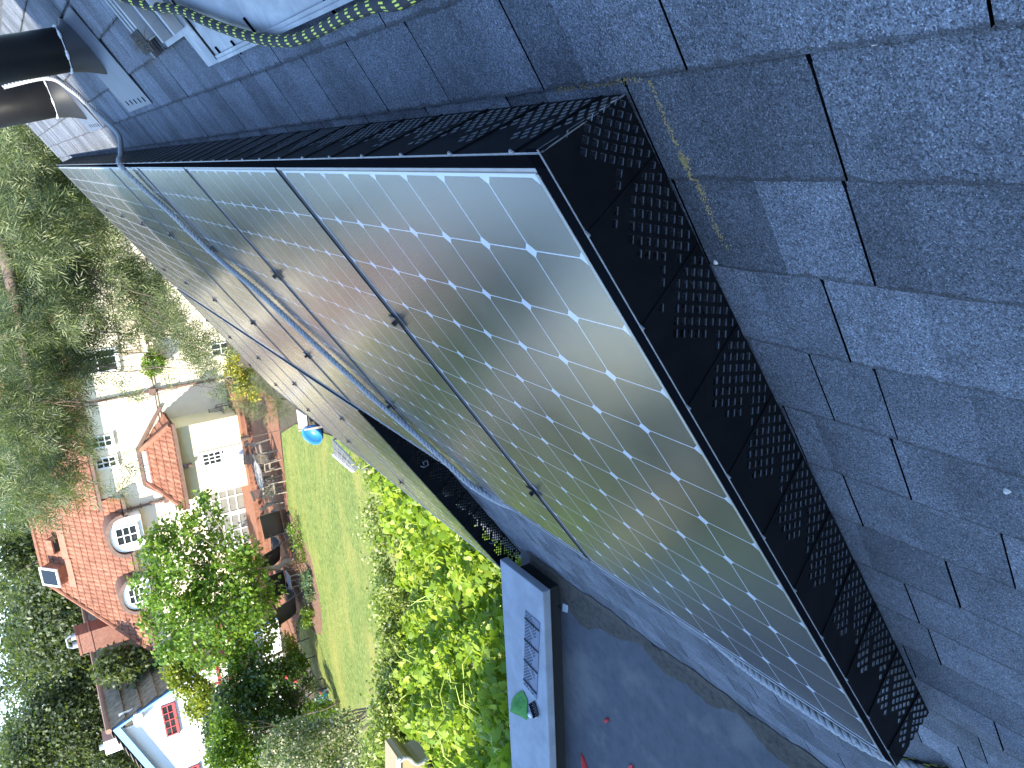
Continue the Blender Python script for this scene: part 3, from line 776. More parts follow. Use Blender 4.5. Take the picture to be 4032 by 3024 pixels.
def brick_mat(name, c1, c2, cm, scale, bw=.5, rh=.25, mortar=.02, rot=0):
    q = NB(name); mp = q.n('Mapping'); q.l(q.coord(), mp.inputs[0]); mp.inputs['Rotation'].default_value = rot if rot else (0, 0, 0)
    br = q.n('TexBrick'); q.l(mp.outputs[0], br.inputs[0]); br.inputs['Scale'].default_value = scale
    br.inputs['Color1'].default_value = (*c1, 1); br.inputs['Color2'].default_value = (*c2, 1); br.inputs['Mortar'].default_value = (*cm, 1)
    br.inputs['Mortar Size'].default_value = mortar; br.inputs['Brick Width'].default_value = bw; br.inputs['Row Height'].default_value = rh; br.inputs['Bias'].default_value = -.1
    n = q.noise(6, 5, .7)
    q.set('Base Color', q.mix(.6, br.outputs[0], q.ramp(n, [(.3, (.6, .6, .6)), (.7, (1.25, 1.25, 1.25))]), 'MULTIPLY')); q.set('Roughness', .85)
    q.bump(br.outputs['Fac'], -.3, .01); return q.m
M['brickpave'] = brick_mat('brick_paving', (.21, .08, .042), (.27, .12, .07), (.11, .075, .05), 4.5)
M['brick'] = brick_mat('chimney_brick', (.24, .085, .05), (.19, .062, .036), (.25, .20, .16), 4.6, rot=(R(90), 0, 0))
M['mulch'] = plain('bark_mulch', (.17, .095, .06), .95, var=.55, scale=14, bump=.8, bscale=40)
def sheet(name, pts, z, mat, kind='structure'):
    b = MB(); b.add([(x, y, z) for x, y in pts], [tuple(range(len(pts)))])
    o = b.build(name, mat); tag(o, kind=kind); return o
sheet('ground', [(-900, -60), (900, -60), (900, 1200), (-900, 1200)], GZ - .03, M['soil'])
sheet('lawn', [(-6.5, 8), (-7.6, 19), (-8.6, 22.3), (-9.3, 26.2), (-10.3, 28.4), (-12, 28.7), (-13.8, 28.95), (-14.3, 27.6), (-14.9, 26.55), (-16.3, 26.15), (-17.6, 26.2), (-18.4, 26.7), (-18.75, 27.6), (-18.9, 28.8), (-19.6, 29.9), (-20.9, 30.3), (-21.4, 28.6), (-21.5, 26.6), (-22.4, 24), (-24, 12), (-24, 8)], GZ, M['lawn'])
sheet('patio', [(-9, 28.5), (-13.8, 28.95), (-14.2, 29.6), (-18.7, 29.3), (-20.2, 30.6), (-22, 31), (-22, 36.3), (-9, 36.3)], GZ - .008, M['brickpave'])
sheet('flower_bed', [(-13.9, 28.95), (-14.25, 27.6), (-14.9, 26.5), (-16.3, 26.1), (-17.6, 26.15), (-18.45, 26.65), (-18.8, 27.6), (-18.75, 29.2), (-14.2, 29.55)], GZ - .004, M['mulch'])
# ================================================================ trees and shrubs
QT = np.array([[0, 0, 0], [.35, .5, .04], [1, 0, -.08], [.35, -.5, .04]])
QF = np.array([[0, 1, 2], [0, 2, 3]])
# lobed vine leaf
ang = np.linspace(-2.6, 2.6, 11); rad = np.array([.55, .42, .62, .5, .78, .6, .78, .5, .62, .42, .55]); rad[5] = .95
GT = np.vstack([[[0, 0, 0]], np.c_[np.cos(ang) * rad + .05, np.sin(ang) * rad * 1.0, -.10 * rad + .0]])
GF = np.array([[0, i, i + 1] for i in range(1, 11)])
# feathery spray: thin blades both sides of a twig
bl = []; bf = []
for k in range(7):
    x0 = k / 7.0; sgn = 1 if k % 2 else -1
    d = np.array([.55, sgn * .5, -.05]) if k < 6 else np.array([.7, 0, -.1]); d = d / np.linalg.norm(d) * .55
    nrm = np.array([-d[1], d[0], 0]); nrm = nrm / np.linalg.norm(nrm) * .028
    o_ = np.array([x0, 0, -.1 * x0 * x0]); n0 = len(bl)
    bl += [o_ - nrm * .4, o_ + d * .5 - nrm, o_ + d, o_ + d * .5 + nrm]; bf += [[n0, n0 + 1, n0 + 2], [n0, n0 + 2, n0 + 3]]
FT = np.array(bl); FFc = np.array(bf)
def leaves(name, pts, tmpl, fac, size, mat, parent, up=.5, seed=0, out=None, droop=0, aspect=1.0, var=.3):
    g = np.random.default_rng(seed); n = len(pts)
    nz = g.normal(size=(n, 3)) + np.array([0, 0, up * 2.2])
    if out is not None: nz += out * .9
    nz /= np.linalg.norm(nz, axis=1)[:, None]
    x = g.normal(size=(n, 3)) + np.array([0, 0, -droop])
    if out is not None: x += out * .8
    x -= nz * (x * nz).sum(1)[:, None]; x /= np.linalg.norm(x, axis=1)[:, None]
    y = np.cross(nz, x)
    sc = size * (1 + var * g.uniform(-1, 1, n))
    Vv = pts[:, None, :] + sc[:, None, None] * (tmpl[None, :, 0, None] * x[:, None, :] + tmpl[None, :, 1, None] * aspect * y[:, None, :] + tmpl[None, :, 2, None] * nz[:, None, :])
    k = len(tmpl)
    Fq = (fac[None] + (np.arange(n) * k)[:, None, None]).reshape(-1, 3)
    return npmesh(name, Vv.reshape(-1, 3), Fq, mat, parent)
DENS = 6.5
def blobpts(blobs, dens, seed, clump=.3, nper=14, shell=.45):
    dens = dens * DENS
    g = np.random.default_rng(seed); P = []; O = []
    for c, r in blobs:
        nc = max(3, int(dens * r * r))
        d = g.normal(size=(nc, 3)); d /= np.linalg.norm(d, axis=1)[:, None]
        rr = r * (shell + (1 - shell) * g.uniform(0, 1, nc) ** .5) * g.uniform(.85, 1.18, nc)
        cc = np.array(c) + d * rr[:, None] * np.array([1, 1, .88])
        for k in range(nc):
            m_ = g.poisson(nper) + 2
            off = g.normal(size=(m_, 3)) * clump * np.array([1, 1, .7])
            P.append(cc[k] + off); O.append(np.repeat(d[k][None], m_, 0))
    return np.concatenate(P), np.concatenate(O)
M['bark'] = plain('bark', (.13, .095, .07), .9, var=.35, scale=9, bump=.8, bscale=25)
M['bark_pale'] = plain('pale_bark', (.28, .22, .17), .85, var=.3, scale=7, bump=.6, bscale=20)
def limb(b, a, c, r0, r1, seed, n=7, wob=.08):
    rr = random.Random(seed); a = Vector(a); c = Vector(c); L = (c - a).length
    P = [a.lerp(c, i / n) + Vector((rr.gauss(0, 1), rr.gauss(0, 1), rr.gauss(0, .6))) * wob * L * (0 if i in (0,) else .35) for i in range(n + 1)]
    b.tube(P, [r0 + (r1 - r0) * i / n for i in range(n + 1)], 8)
def plant(name, label, cat, blobs, mat, tm='q', size=.12, dens=9, clump=.25, nper=12, trunk=None, tr=.15, seed=1, group=None, up=.4, aspect=.8, base=None, droop=0, bark=None, foot=GZ, nl=9, part='foliage', shell=.45):
    ctr = sum((Vector(c) for c, r in blobs), Vector()) / len(blobs)
    bx = base if base is not None else (ctr.x, ctr.y)
    root = thing(name, label, cat, (bx[0], bx[1], foot), group)
    b = MB(); z0 = Vector((bx[0], bx[1], foot - .05)); fork = Vector((bx[0] * .7 + ctr.x * .3, bx[1] * .7 + ctr.y * .3, foot + (ctr.z - foot) * .55))
    limb(b, z0, fork, tr, tr * .7, seed)
    rr = random.Random(seed); bs = list(blobs); rr.shuffle(bs)
    for i, (c, r) in enumerate(bs[:nl]): limb(b, fork, fork.lerp(Vector(c), .9), tr * .32, tr * .05, seed + i + 1, wob=.05)
    if trunk: trunk(b)
    b.build('trunk' if 'tree' in name or 'conifer' in name else 'stem', bark or M['bark'], root, smooth=True)
    P, O = blobpts(blobs, dens, seed, clump, nper, shell)
    t_, f_ = {'q': (QT, QF), 'g': (GT, GF), 'f': (FT, FFc)}[tm]
    leaves(part, P, t_, f_, size, mat, root, up, seed, O, droop, aspect)
    return root
def B(L, Y, yj=.6, seed=0):
    rr = random.Random(seed); out = []
    for x, y, r in L:
        Yq = Y + rr.uniform(-yj, yj); c = at(D(x, y), Yq)
        out.append((c, r * 1.8228 / F * ((Vector(c) - Vector(CW)).length)))
    return out
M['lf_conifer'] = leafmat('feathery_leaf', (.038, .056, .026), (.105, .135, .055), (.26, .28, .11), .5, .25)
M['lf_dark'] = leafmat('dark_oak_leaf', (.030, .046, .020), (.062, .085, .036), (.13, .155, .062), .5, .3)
M['lf_olive'] = leafmat('olive_leaf', (.036, .054, .022), (.08, .105, .038), (.15, .17, .06), .5, .3)
M['lf_glossy'] = leafmat('glossy_leaf', (.06, .13, .012), (.13, .24, .024), (.25, .36, .05), .35, .4)
M['lf_yellow'] = leafmat('yellow_green_leaf', (.13, .18, .012), (.24, .28, .018), (.36, .36, .03), .45, .4)
M['lf_camellia'] = leafmat('camellia_leaf', (.022, .046, .010), (.048, .09, .018), (.10, .16, .03), .32, .25)
M['lf_bright'] = leafmat('bright_leaf', (.06, .13, .012), (.12, .21, .018), (.22, .32, .03), .35, .4)
M['lf_pale'] = leafmat('pale_bract_leaf', (.07, .12, .02), (.16, .20, .07), (.55, .48, .34), .5, .3)
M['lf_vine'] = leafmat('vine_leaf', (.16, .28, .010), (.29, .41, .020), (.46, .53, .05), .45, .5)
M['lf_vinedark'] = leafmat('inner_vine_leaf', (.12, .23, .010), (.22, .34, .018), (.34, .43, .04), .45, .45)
M['lf_privet'] = leafmat('small_privet_leaf', (.15, .22, .02), (.30, .38, .05), (.68, .66, .36), .5, .45)
M['lf_blue'] = leafmat('lavender_leaf', (.06, .11, .05), (.10, .17, .08), (.16, .23, .12), .6, .3)
M['lf_red'] = leafmat('reddish_leaf', (.12, .03, .03), (.2, .07, .06), (.3, .16, .12), .5, .3)
M['lf_gold'] = leafmat('gold_leaf', (.22, .22, .02), (.40, .36, .03), (.55, .45, .05), .5, .4)

# --- feathery tree overhanging the far end of the array
con = B([(50, 300, 45), (90, 350, 50), (60, 420, 60), (130, 420, 55), (190, 440, 45), (100, 490, 60), (40, 520, 60), (170, 510, 55), (230, 500, 38), (240, 555, 42), (60, 600, 60), (140, 590, 55), (200, 610, 50), (280, 590, 34),
         (50, 680, 60), (120, 680, 55), (190, 700, 45), (60, 760, 60), (130, 770, 50), (50, 840, 55), (120, 850, 50), (50, 920, 55), (115, 930, 45), (50, 1000, 50), (110, 1010, 45), (40, 1080, 40), (100, 1085, 38), (20, 460, 50), (20, 380, 46), (25, 640, 50), (25, 800, 50), (20, 940, 50), (80, 400, 40), (150, 520, 40), (90, 800, 40), (90, 890, 40), (20, 560, 50), (20, 720, 50), (20, 870, 50), (150, 1050, 26), (170, 960, 26), (175, 800, 26), (20, 1130, 30)], 14.5, 1.6, 3)
thin = B([(300, 640, 30), (330, 610, 26), (345, 680, 26), (380, 700, 24), (390, 760, 22), (430, 740, 22), (450, 800, 20), (250, 660, 26), (265, 720, 24), (480, 835, 20), (220, 770, 18), (250, 830, 16), (265, 1000, 16), (235, 1060, 14), (290, 870, 12), (310, 600, 26), (370, 665, 22), (400, 720, 22), (420, 790, 18), (330, 720, 22), (290, 700, 22), (460, 770, 18), (350, 800, 14)], 13.5, .8, 5)
ct = thing('feathery_tree', 'tall feathery grey-green tree overhanging the far end of the solar array', 'tree', (3.5, 15.5, GZ))
b = MB(); tb = Vector((3.5, 15.5, GZ))
limb(b, tb, (2.6, 15.2, .3), .24, .17, 4)
l1 = [at(T(1, 190, 830), 14.6), at(T(1, 215, 1060), 14.6), at(T(1, 270, 1320), 14.6), at(T(1, 330, 1600), 14.4)]
b.tube([Vector((2.6, 15.2, .3))] + l1, [.13, .10, .085, .06, .03], 8)
l2 = [at(T(4, 50, 60), 14.9), at(T(4, 90, 270), 14.8), at(T(4, 140, 520), 14.7), at(T(4, 180, 760), 14.6), at(T(4, 210, 960), 14.5), at(T(4, 260, 1300), 14.4)]
b.tube([Vector((2.6, 15.2, .3)), Vector((.3, 15.2, .9))] + l2, [.15, .12, .10, .09, .08, .065, .05, .02], 8)
for i, (c, r) in enumerate(con + thin): limb(b, min(l1 + l2, key=lambda v: (v - Vector(c)).length), c, .014, .004, 40 + i, wob=.06)
b.build('trunk', M['bark'], ct, smooth=True)
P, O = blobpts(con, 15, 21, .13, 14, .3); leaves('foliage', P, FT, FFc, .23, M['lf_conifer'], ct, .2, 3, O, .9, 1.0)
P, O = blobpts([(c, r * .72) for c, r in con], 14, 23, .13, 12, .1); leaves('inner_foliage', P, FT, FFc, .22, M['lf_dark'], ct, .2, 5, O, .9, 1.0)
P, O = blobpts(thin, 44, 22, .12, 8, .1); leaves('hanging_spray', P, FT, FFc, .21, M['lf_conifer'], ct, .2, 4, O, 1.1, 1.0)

# --- far trees behind the houses
far = [('tall dark oak behind the tiled roof ridge', [(70, 1075, 45), (110, 1120, 50), (45, 1130, 40), (120, 1180, 50), (75, 1190, 50), (140, 1240, 48), (90, 1260, 45)], 50, 'lf_dark', (-27, 50)),
       ('dark rounded tree behind the brick chimney', [(110, 1320, 55), (65, 1300, 40), (150, 1370, 48), (105, 1390, 50), (60, 1370, 36)], 52, 'lf_dark', (-31, 52)),
       ('olive-green tree between chimney and cottage ridge', [(90, 1450, 50), (150, 1440, 45), (160, 1510, 40), (185, 1480, 35)], 54, 'lf_olive', (-35, 54)),
       ('broad dark tree rising behind the white cottage chimney', [(110, 1560, 52), (180, 1580, 50), (60, 1600, 36), (130, 1640, 52), (205, 1640, 48), (60, 1660, 36), (250, 1650, 46), (170, 1530, 34)], 52, 'lf_dark', (-38, 52)),
       ('thin-crowned tall tree against the sky above the cottage', [(14, 1290, 22), (12, 1370, 18), (30, 1400, 16), (18, 1450, 15), (8, 1500, 14), (26, 1560, 13), (12, 1600, 16), (8, 1640, 18), (30, 1650, 18)], 60, 'lf_olive', (-38, 60)),
       ('sunlit pine at the left of the roof ridge', [(20, 1010, 30), (60, 1030, 34), (10, 1060, 28), (25, 1190, 26), (15, 1230, 20)], 46, 'lf_olive', (-22, 46)),
       ('dark cypress behind the farthest part of the tiled house', [(30, 880, 60), (30, 760, 60), (30, 640, 60), (40, 500, 60), (30, 960, 46)], 52, 'lf_dark', (-14, 52))]
for i, (lb, L, Y, mt, bs) in enumerate(far):
    plant('background_tree', lb, 'tree', B(L, Y, 2.5, i), M[mt], 'q', .27, 8, .5, 22, seed=60 + i, tr=.4, group='trees behind the houses', aspect=.6, base=bs)
far2 = [('distant row tree closing the view at the left', -52, 66), ('distant row tree left of the tall thin tree', -45, 70), ('distant row tree behind the cottage', -36, 72), ('distant row tree behind the brick chimney', -27, 70), ('distant row tree behind the tiled roof', -18, 68), ('distant row tree behind the feathery tree', -8, 66), ('distant row tree beyond the flue pipes', 3, 62), ('distant row tree at the far right', 12, 60)]
for i, (lb, x_, y_) in enumerate(far2):
    rr = random.Random(i); bl_ = [((x_ + rr.uniform(-4, 4), y_ + rr.uniform(-3, 3), GZ + 1.5 + rr.uniform(0, 4.2)), rr.uniform(2.2, 3.2)) for _ in range(8)]
    plant('background_tree', lb, 'tree', bl_, M['lf_dark' if i % 2 else 'lf_olive'], 'q', .6, 3, .7, 16, seed=90 + i, tr=.4, group='trees behind the houses', aspect=.6)
# --- bright tree beyond the ridge at the right
plant('garden_tree', 'bright green tree glimpsed beyond the roof ridge behind the flue pipe', 'tree', [((2.4, 15, -3.6), 1.6), ((3.6, 16, -3.0), 1.7), ((1.2, 17, -3.4), 1.5), ((4.6, 14, -3.5), 1.5)], M['lf_bright'], 'q', .2, 14, .25, 14, seed=31)
# --- garden
plant('glossy_tree', 'round-headed glossy green tree in the bed in front of the cream house', 'tree',
      B([(440, 1080, 18), (455, 1112, 24), (405, 1135, 30), (355, 1160, 30), (322, 1195, 30), (370, 1205, 45), (440, 1185, 45), (500, 1190, 40), (540, 1215, 34), (325, 1265, 40), (395, 1270, 50), (465, 1260, 50), (535, 1262, 42), (345, 1330, 45), (410, 1340, 50), (480, 1330, 50), (545, 1322, 42), (588, 1285, 24), (365, 1395, 36), (430, 1405, 42), (500, 1400, 46), (555, 1390, 38), (505, 1448, 34), (580, 1350, 22)], 28.3, .9, 8),
      M['lf_glossy'], 'q', .17, 11, .16, 11, seed=33, tr=.13, base=(-15.95, 28.9), bark=M['bark_pale'], nl=16, aspect=.75, shell=.3)
plant('golden_shrub', 'yellow-green shrub against the white cottage wall', 'shrub', B([(383, 1425, 20), (405, 1440, 26), (388, 1478, 22), (430, 1490, 26), (462, 1510, 20), (415, 1530, 18), (370, 1450, 14), (440, 1540, 16)], 31, .5, 2), M['lf_yellow'], 'q', .14, 34, .14, 10, seed=34, tr=.08, nl=8, shell=.3)
plant('grey_tree', 'grey-green tree between the brick chimney and the cottage roof', 'tree', B([(235, 1432, 20), (265, 1425, 20), (300, 1425, 19), (335, 1425, 17), (245, 1452, 16), (220, 1450, 14), (282, 1446, 14)], 36.0, .5, 3), M['lf_olive'], 'q', .2, 24, .2, 13, seed=35, tr=.14, base=(-22.9, 35.5), shell=.3)
plant('camellia_bush', 'large dark glossy camellia bush with a few red blooms beside the lawn', 'shrub', B([(540, 1480, 28), (568, 1458, 30), (600, 1455, 26), (635, 1455, 16), (505, 1520, 42), (560, 1515, 42), (615, 1500, 32), (485, 1580, 40), (545, 1578, 40), (600, 1565, 34), (650, 1545, 24), (678, 1548, 18), (648, 1580, 24), (672, 1575, 18), (690, 1545, 12)], 27.2, .6, 4), M['lf_camellia'], 'q', .15, 30, .16, 13, seed=36, tr=.04, aspect=.7)
for i, (x_, y_) in enumerate(((617, 1464), (638, 1472))):
    c = at(D(x_, y_), 26.3); bb = MB(); 
    for k in range(3): bb.tube([c + Vector((0, 0, -.05 + .03 * k)), c + Vector((0, 0, -.02 + .03 * k))], [.09 - .025 * k, .07 - .025 * k], 8)
    tag(bb.build('camellia_bloom', M['red']), ['upper red bloom on the dark camellia bush', 'lower red bloom on the dark camellia bush, nearer the lawn'][i], 'flower', 'camellia blooms')
plant('bright_shrub', 'bright light-green shrub in front of the white cottage wall', 'shrub', B([(475, 1580, 24), (480, 1630, 28), (515, 1635, 34), (550, 1640, 30), (495, 1600, 26), (485, 1550, 15), (470, 1655, 22)], 25, .5, 5), M['lf_bright'], 'q', .13, 34, .14, 11, seed=37, tr=.04)
plant('blossom_tree', 'pale blossoming multi-stemmed tree at the left edge behind the vine', 'tree', B([(610, 1600, 30), (650, 1580, 28), (690, 1590, 32), (735, 1565, 24), (640, 1640, 34), (700, 1640, 36), (745, 1610, 24), (590, 1640, 28), (760, 1570, 16), (770, 1640, 24)], 12.5, .5, 6), M['lf_pale'], 'q', .06, 110, .10, 12, seed=38, tr=.1, base=(-11.0, 12.6), bark=M['bark_pale'], nl=12, shell=.2)
for i, (lb, L, Y, mt, sz) in enumerate([
    ('low clipped dark bush beside the hose reel', [(662, 1470, 16), (676, 1482, 14)], 27.2, 'lf_camellia', .09), ('yellow-green mounded bush by the path end', [(622, 1388, 16), (628, 1400, 14)], 28.6, 'lf_yellow', .10),
    ('strappy dark plant at the lawn edge below the yellow-green bush', [(640, 1425, 16), (650, 1440, 12), (628, 1430, 13)], 28, 'lf_glossy', .16), ('grey-blue lavender clump in the curved bed', [(662, 1245, 12), (664, 1262, 14), (668, 1282, 13)], 27.0, 'lf_blue', .12),
    ('low green perennials near the tree trunk in the curved bed', [(645, 1180, 10), (655, 1200, 10), (640, 1160, 9), (632, 1140, 10)], 27.6, 'lf_glossy', .10), ('reddish foliage plant at the foot of the glossy tree', [(640, 1212, 8), (648, 1225, 7)], 27.4, 'lf_red', .09),
    ('leafy clump at the path end of the curved bed', [(662, 1325, 10), (655, 1345, 10), (668, 1340, 8)], 27.2, 'lf_bright', .11), ('green bush at the foot of the blossom tree by the hose reel', [(690, 1525, 18), (712, 1540, 16), (672, 1540, 14)], 25.5, 'lf_bright', .10),
    ('gold-leaved shrub beside the cream house and the feathery tree', [(505, 795, 16), (530, 815, 18), (515, 840, 14), (545, 850, 13), (500, 770, 12)], 27, 'lf_gold', .13), ('grey-green feathery shrub at the corner of the brick patio', [(560, 830, 20), (590, 860, 20), (545, 880, 18), (610, 890, 14), (580, 900, 14), (520, 870, 14)], 25.5, 'lf_conifer', .16),
    ('climbing rose on the wall of the cream house', [(325, 775, 14), (335, 790, 14), (320, 800, 12), (345, 780, 10)], 35.6, 'lf_bright', .14)]):
    plant('shrub', lb, 'shrub', B(L, Y, .2, i), M[mt], 'f' if mt == 'lf_conifer' else 'q', sz, 60, .10, 11, seed=70 + i, tr=.03, group='shrubs in the garden', nl=4, aspect=.5)
# --- flowering hedge beyond the vine
hedges = [('pale flowering hedge shrub nearest the solar array', [(814, 1205, 14), (829, 1240, 22), (844, 1270, 22), (819, 1255, 14), (874, 1250, 24), (884, 1290, 24), (904, 1220, 22)], 8.4),
          ('pale flowering hedge shrub in the middle of the row', [(819, 1310, 18), (839, 1330, 26), (854, 1350, 26), (844, 1390, 26), (864, 1310, 24), (884, 1350, 28), (884, 1400, 28), (824, 1370, 16)], 8.1),
          ('greener flowering hedge shrub towards the left of the row', [(834, 1430, 22), (844, 1450, 26), (859, 1480, 28), (839, 1510, 28), (884, 1440, 28), (889, 1500, 30), (824, 1480, 16), (894, 1540, 28)], 7.9),
          ('leftmost hedge shrub, by the cream moulded eave', [(829, 1550, 30), (834, 1590, 34), (844, 1620, 36), (819, 1640, 34), (874, 1570, 30), (814, 1600, 26), (884, 1610, 26), (904, 1570, 24), (844, 1660, 34)], 7.7),
          ('wispy yellow-green shrub between the lawn and the lower solar panels', [(782, 1000, 12), (802, 1030, 18), (822, 1040, 20), (852, 1060, 24), (812, 1060, 18), (842, 1100, 24), (872, 1110, 24), (822, 1130, 20), (797, 1100, 14), (822, 1170, 20), (862, 1160, 26), (792, 1150, 12), (892, 1150, 22)], 8.6)]
for i, (lb, L, Y) in enumerate(hedges):
    plant('hedge_shrub', lb, 'shrub', B(L, Y, .3, i), M['lf_privet'], 'q', .055, 150, .075, 14, seed=110 + i, tr=.04, group='hedge shrubs beyond the vine', nl=6, aspect=.7, shell=.2)
# --- big-leaved vine beyond the parapet
vine = thing('vine', 'mass of big bright lobed vine leaves just beyond the parapet', 'vine', (-5, 4.8, GZ))
g = np.random.default_rng(5)
def vz(x, y): return -1.86 - .10 * (y - 3.1) - .04 * (y - 3.1) ** 2 * .6 + .13 * np.sin(x * 2.1 + y * 1.3) + .10 * np.sin(x * 4.3 - y * 3.7 + 1) + .07 * np.sin(x * 9.1 + y * 7.3)
n = 27000
x = -11.4 + 8.85 * g.uniform(0, 1, n); y = 3.06 + 4.9 * g.uniform(0, 1, n) ** 1.1
keep = (x > -2.55 - (y - 3.06) * .0 - 9.2) & (np.sin(x * 3.3 + 1) + np.sin(y * 4.1 - x) > -1.55)
x, y = x[keep], y[keep]
z = vz(x, y) - np.abs(g.normal(0, .10, len(x))); P = np.c_[x, y, z]
out = np.tile(np.array([-.3, -.45, .5]), (len(P), 1))
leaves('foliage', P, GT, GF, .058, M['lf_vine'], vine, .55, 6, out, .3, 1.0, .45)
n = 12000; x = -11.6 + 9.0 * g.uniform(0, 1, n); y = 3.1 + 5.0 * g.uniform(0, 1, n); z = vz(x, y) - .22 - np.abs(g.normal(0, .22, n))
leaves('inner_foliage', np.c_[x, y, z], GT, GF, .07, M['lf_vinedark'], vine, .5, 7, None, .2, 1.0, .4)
bst = MB(); rr = random.Random(4)
for i in range(13): bst = MB(); bst.tube([(-9.3 + i * .52, 4.9, GZ), (-9.3 + i * .52 + .1, 4.6, -4), (-9.3 + i * .52, 4.4, -2.4)], [.03, .025, .012], 6); bst.build('stem', M['bark'], vine)
bst = MB(); 
for i in range(150):
    x_ = rr.uniform(-7.5, -2.6); y_ = rr.uniform(3.2, 6.8); z_ = float(vz(x_, y_)); a_ = rr.uniform(0, 6.28); L_ = rr.uniform(.15, .45)
    bst.tube([(x_, y_, z_ - .1), (x_ + math.cos(a_) * L_ * .5, y_ + math.sin(a_) * L_ * .5, z_ + .05), (x_ + math.cos(a_) * L_, y_ + math.sin(a_) * L_, z_ + .06)], [.006, .005, .002], 5)
tnd = bst.build('tendril', plain('vine_tendril', (.34, .42, .07), .6), vine); tnd['kind'] = 'stuff'

# --- trees and hedge to the left of the view, mirrored in the panels
side = [('tall dark tree beyond the left side of the garden', (-30, 20), 5.5), ('broad dark tree left of the garden, nearest our building', (-24, 9), 5.5), ('dark tree at the left behind the blossom tree', (-36, 30), 6.0), ('round dark tree far left of the cottage', (-46, 38), 7.0), ('dense dark shrub tree beside the flat roof', (-17, 2), 4.0), ('far-left tall tree at the garden boundary', (-44, 16), 7.5)]
for i, (lb, (x_, y_), h_) in enumerate(side):
    rr = random.Random(i + 50); bl_ = [((x_ + rr.uniform(-3, 3), y_ + rr.uniform(-3, 3), GZ + 1.5 + (h_ - 1) * rr.random()), rr.uniform(1.8, 2.6)) for _ in range(10)]
    plant('boundary_tree', lb, 'tree', bl_, M['lf_dark' if i % 2 else 'lf_camellia'], 'q', .5, 1.2, .6, 14, seed=130 + i, tr=.3, group='trees left of the garden', aspect=.6)
# ================================================================ the cream stucco house
YM, YB = 36.1, 34.5
def A(x, y): return Z(540, 1560, x, y)
M['stucco'] = plain('cream_stucco', (.76, .67, .49), .85, var=.04, scale=3, bump=.15, bscale=60)
M['stucco_y'] = plain('yellow_stucco', (.72, .65, .40), .85, var=.04, scale=3, bump=.15, bscale=60)
M['white'] = plain('white_paint', (.80, .80, .78), .5, var=.03)
M['brown'] = plain('brown_metal', (.16, .10, .075), .45, var=.2)
M['beige'] = plain('beige_trim', (.52, .44, .33), .7, var=.08)
q = NB('window_glass'); q.set('Base Color', (.02, .025, .03, 1)); q.set('Roughness', .06); q.set('Specular IOR Level', .6); M['glass'] = q.m
q = NB('terracotta')
vo = q.n('TexVoronoi'); vo.inputs['Scale'].default_value = 3.2; q.l(q.coord(scale=(1.6, 1, 1)), vo.inputs['Vector']); sp = q.n('SeparateColor'); q.l(vo.outputs['Color'], sp.inputs[0])
c = q.ramp(sp.outputs[0], [(0, (.18, .068, .036)), (.5, (.235, .094, .052)), (1, (.29, .13, .078))])
c = q.mix(q.ramp(q.noise(2.4, 6, .7), [(.5, 0), (.72, .55)]), c, (.14, .066, .04))
q.set('Base Color', c); q.set('Roughness', .8); q.bump(q.noise(30, 4), .2, .01); M['tile'] = q.m
M['lead'] = plain('lead_sheet', (.38, .39, .41), .5, .3, .2, 8)
hs = thing('stucco_house', 'cream stucco house with terracotta hip roofs across the lawn', 'house', (-15, YM, GZ))
wz = lambda uv, Y=YM: at(uv, Y)
xl = wz(T(7, 1000, 870)).x; xm = wz(T(4, 790, 1545)).x; xr = -2.0
b = MB(); b.box((xl, YM, GZ - .1), (xm, YM + 7, -1.5)); b.build('wing_wall', M['stucco'], hs)
b = MB(); b.box((xm + .003, YM, GZ - .1), (xr, YM + 8.5, -.55)); b.build('wall', M['stucco'], hs)
def tiles(a, c, up, rows, pitch, mat, parent, name, clips=(), amp=.045, rowh=.035, sub=6):
    """barrel tiles from eave line a-c, up = full slope vector"""
    a = Vector(a); c = Vector(c); up = Vector(up); L = (c - a).length; d = (c - a) / L; nrm = d.cross(up).normalized()
    if nrm.z < 0: nrm = -nrm
    n = int(L / pitch * sub); bm = bmesh.new()
    rr = random.Random(len(name) + rows)
    for k in range(rows):
        u0 = k / rows; u1 = (k + 1) / rows + .012
        lo = []; hi = []; sk = []
        for i in range(n + 1):
            x = L * i / n; ph = abs(math.sin(math.pi * x / pitch)) ** .8 * amp
            jit = (math.sin(int(x / pitch) * 12.9 + k * 7.7) * 43758.5 % 1 - .5) * .02
            p0 = a + d * x + up * (u0 + jit / max(1, up.length)); p1 = a + d * x + up * u1
            lo.append(bm.verts.new(p0 + nrm * (ph + rowh))); hi.append(bm.verts.new(p1 + nrm * ph)); sk.append(bm.verts.new(p0 + nrm * (ph * .3 - .02)))
        for i in range(n):
            bm.faces.new((lo[i], lo[i + 1], hi[i + 1], hi[i])); bm.faces.new((sk[i], sk[i + 1], lo[i + 1], lo[i]))
    for pc, pn in clips: bmesh.ops.bisect_plane(bm, geom=bm.verts[:] + bm.edges[:] + bm.faces[:], plane_co=pc, plane_no=pn, clear_outer=True)
    me = bpy.data.meshes.new(name); 
    for v in bm.verts: v.co -= ORG[parent]
    bm.to_mesh(me); bm.free(); me.materials.append(mat)
    o = bpy.data.objects.new(name, me); col.objects.link(o); o.parent = parent; ORG[o] = ORG[parent]; return o
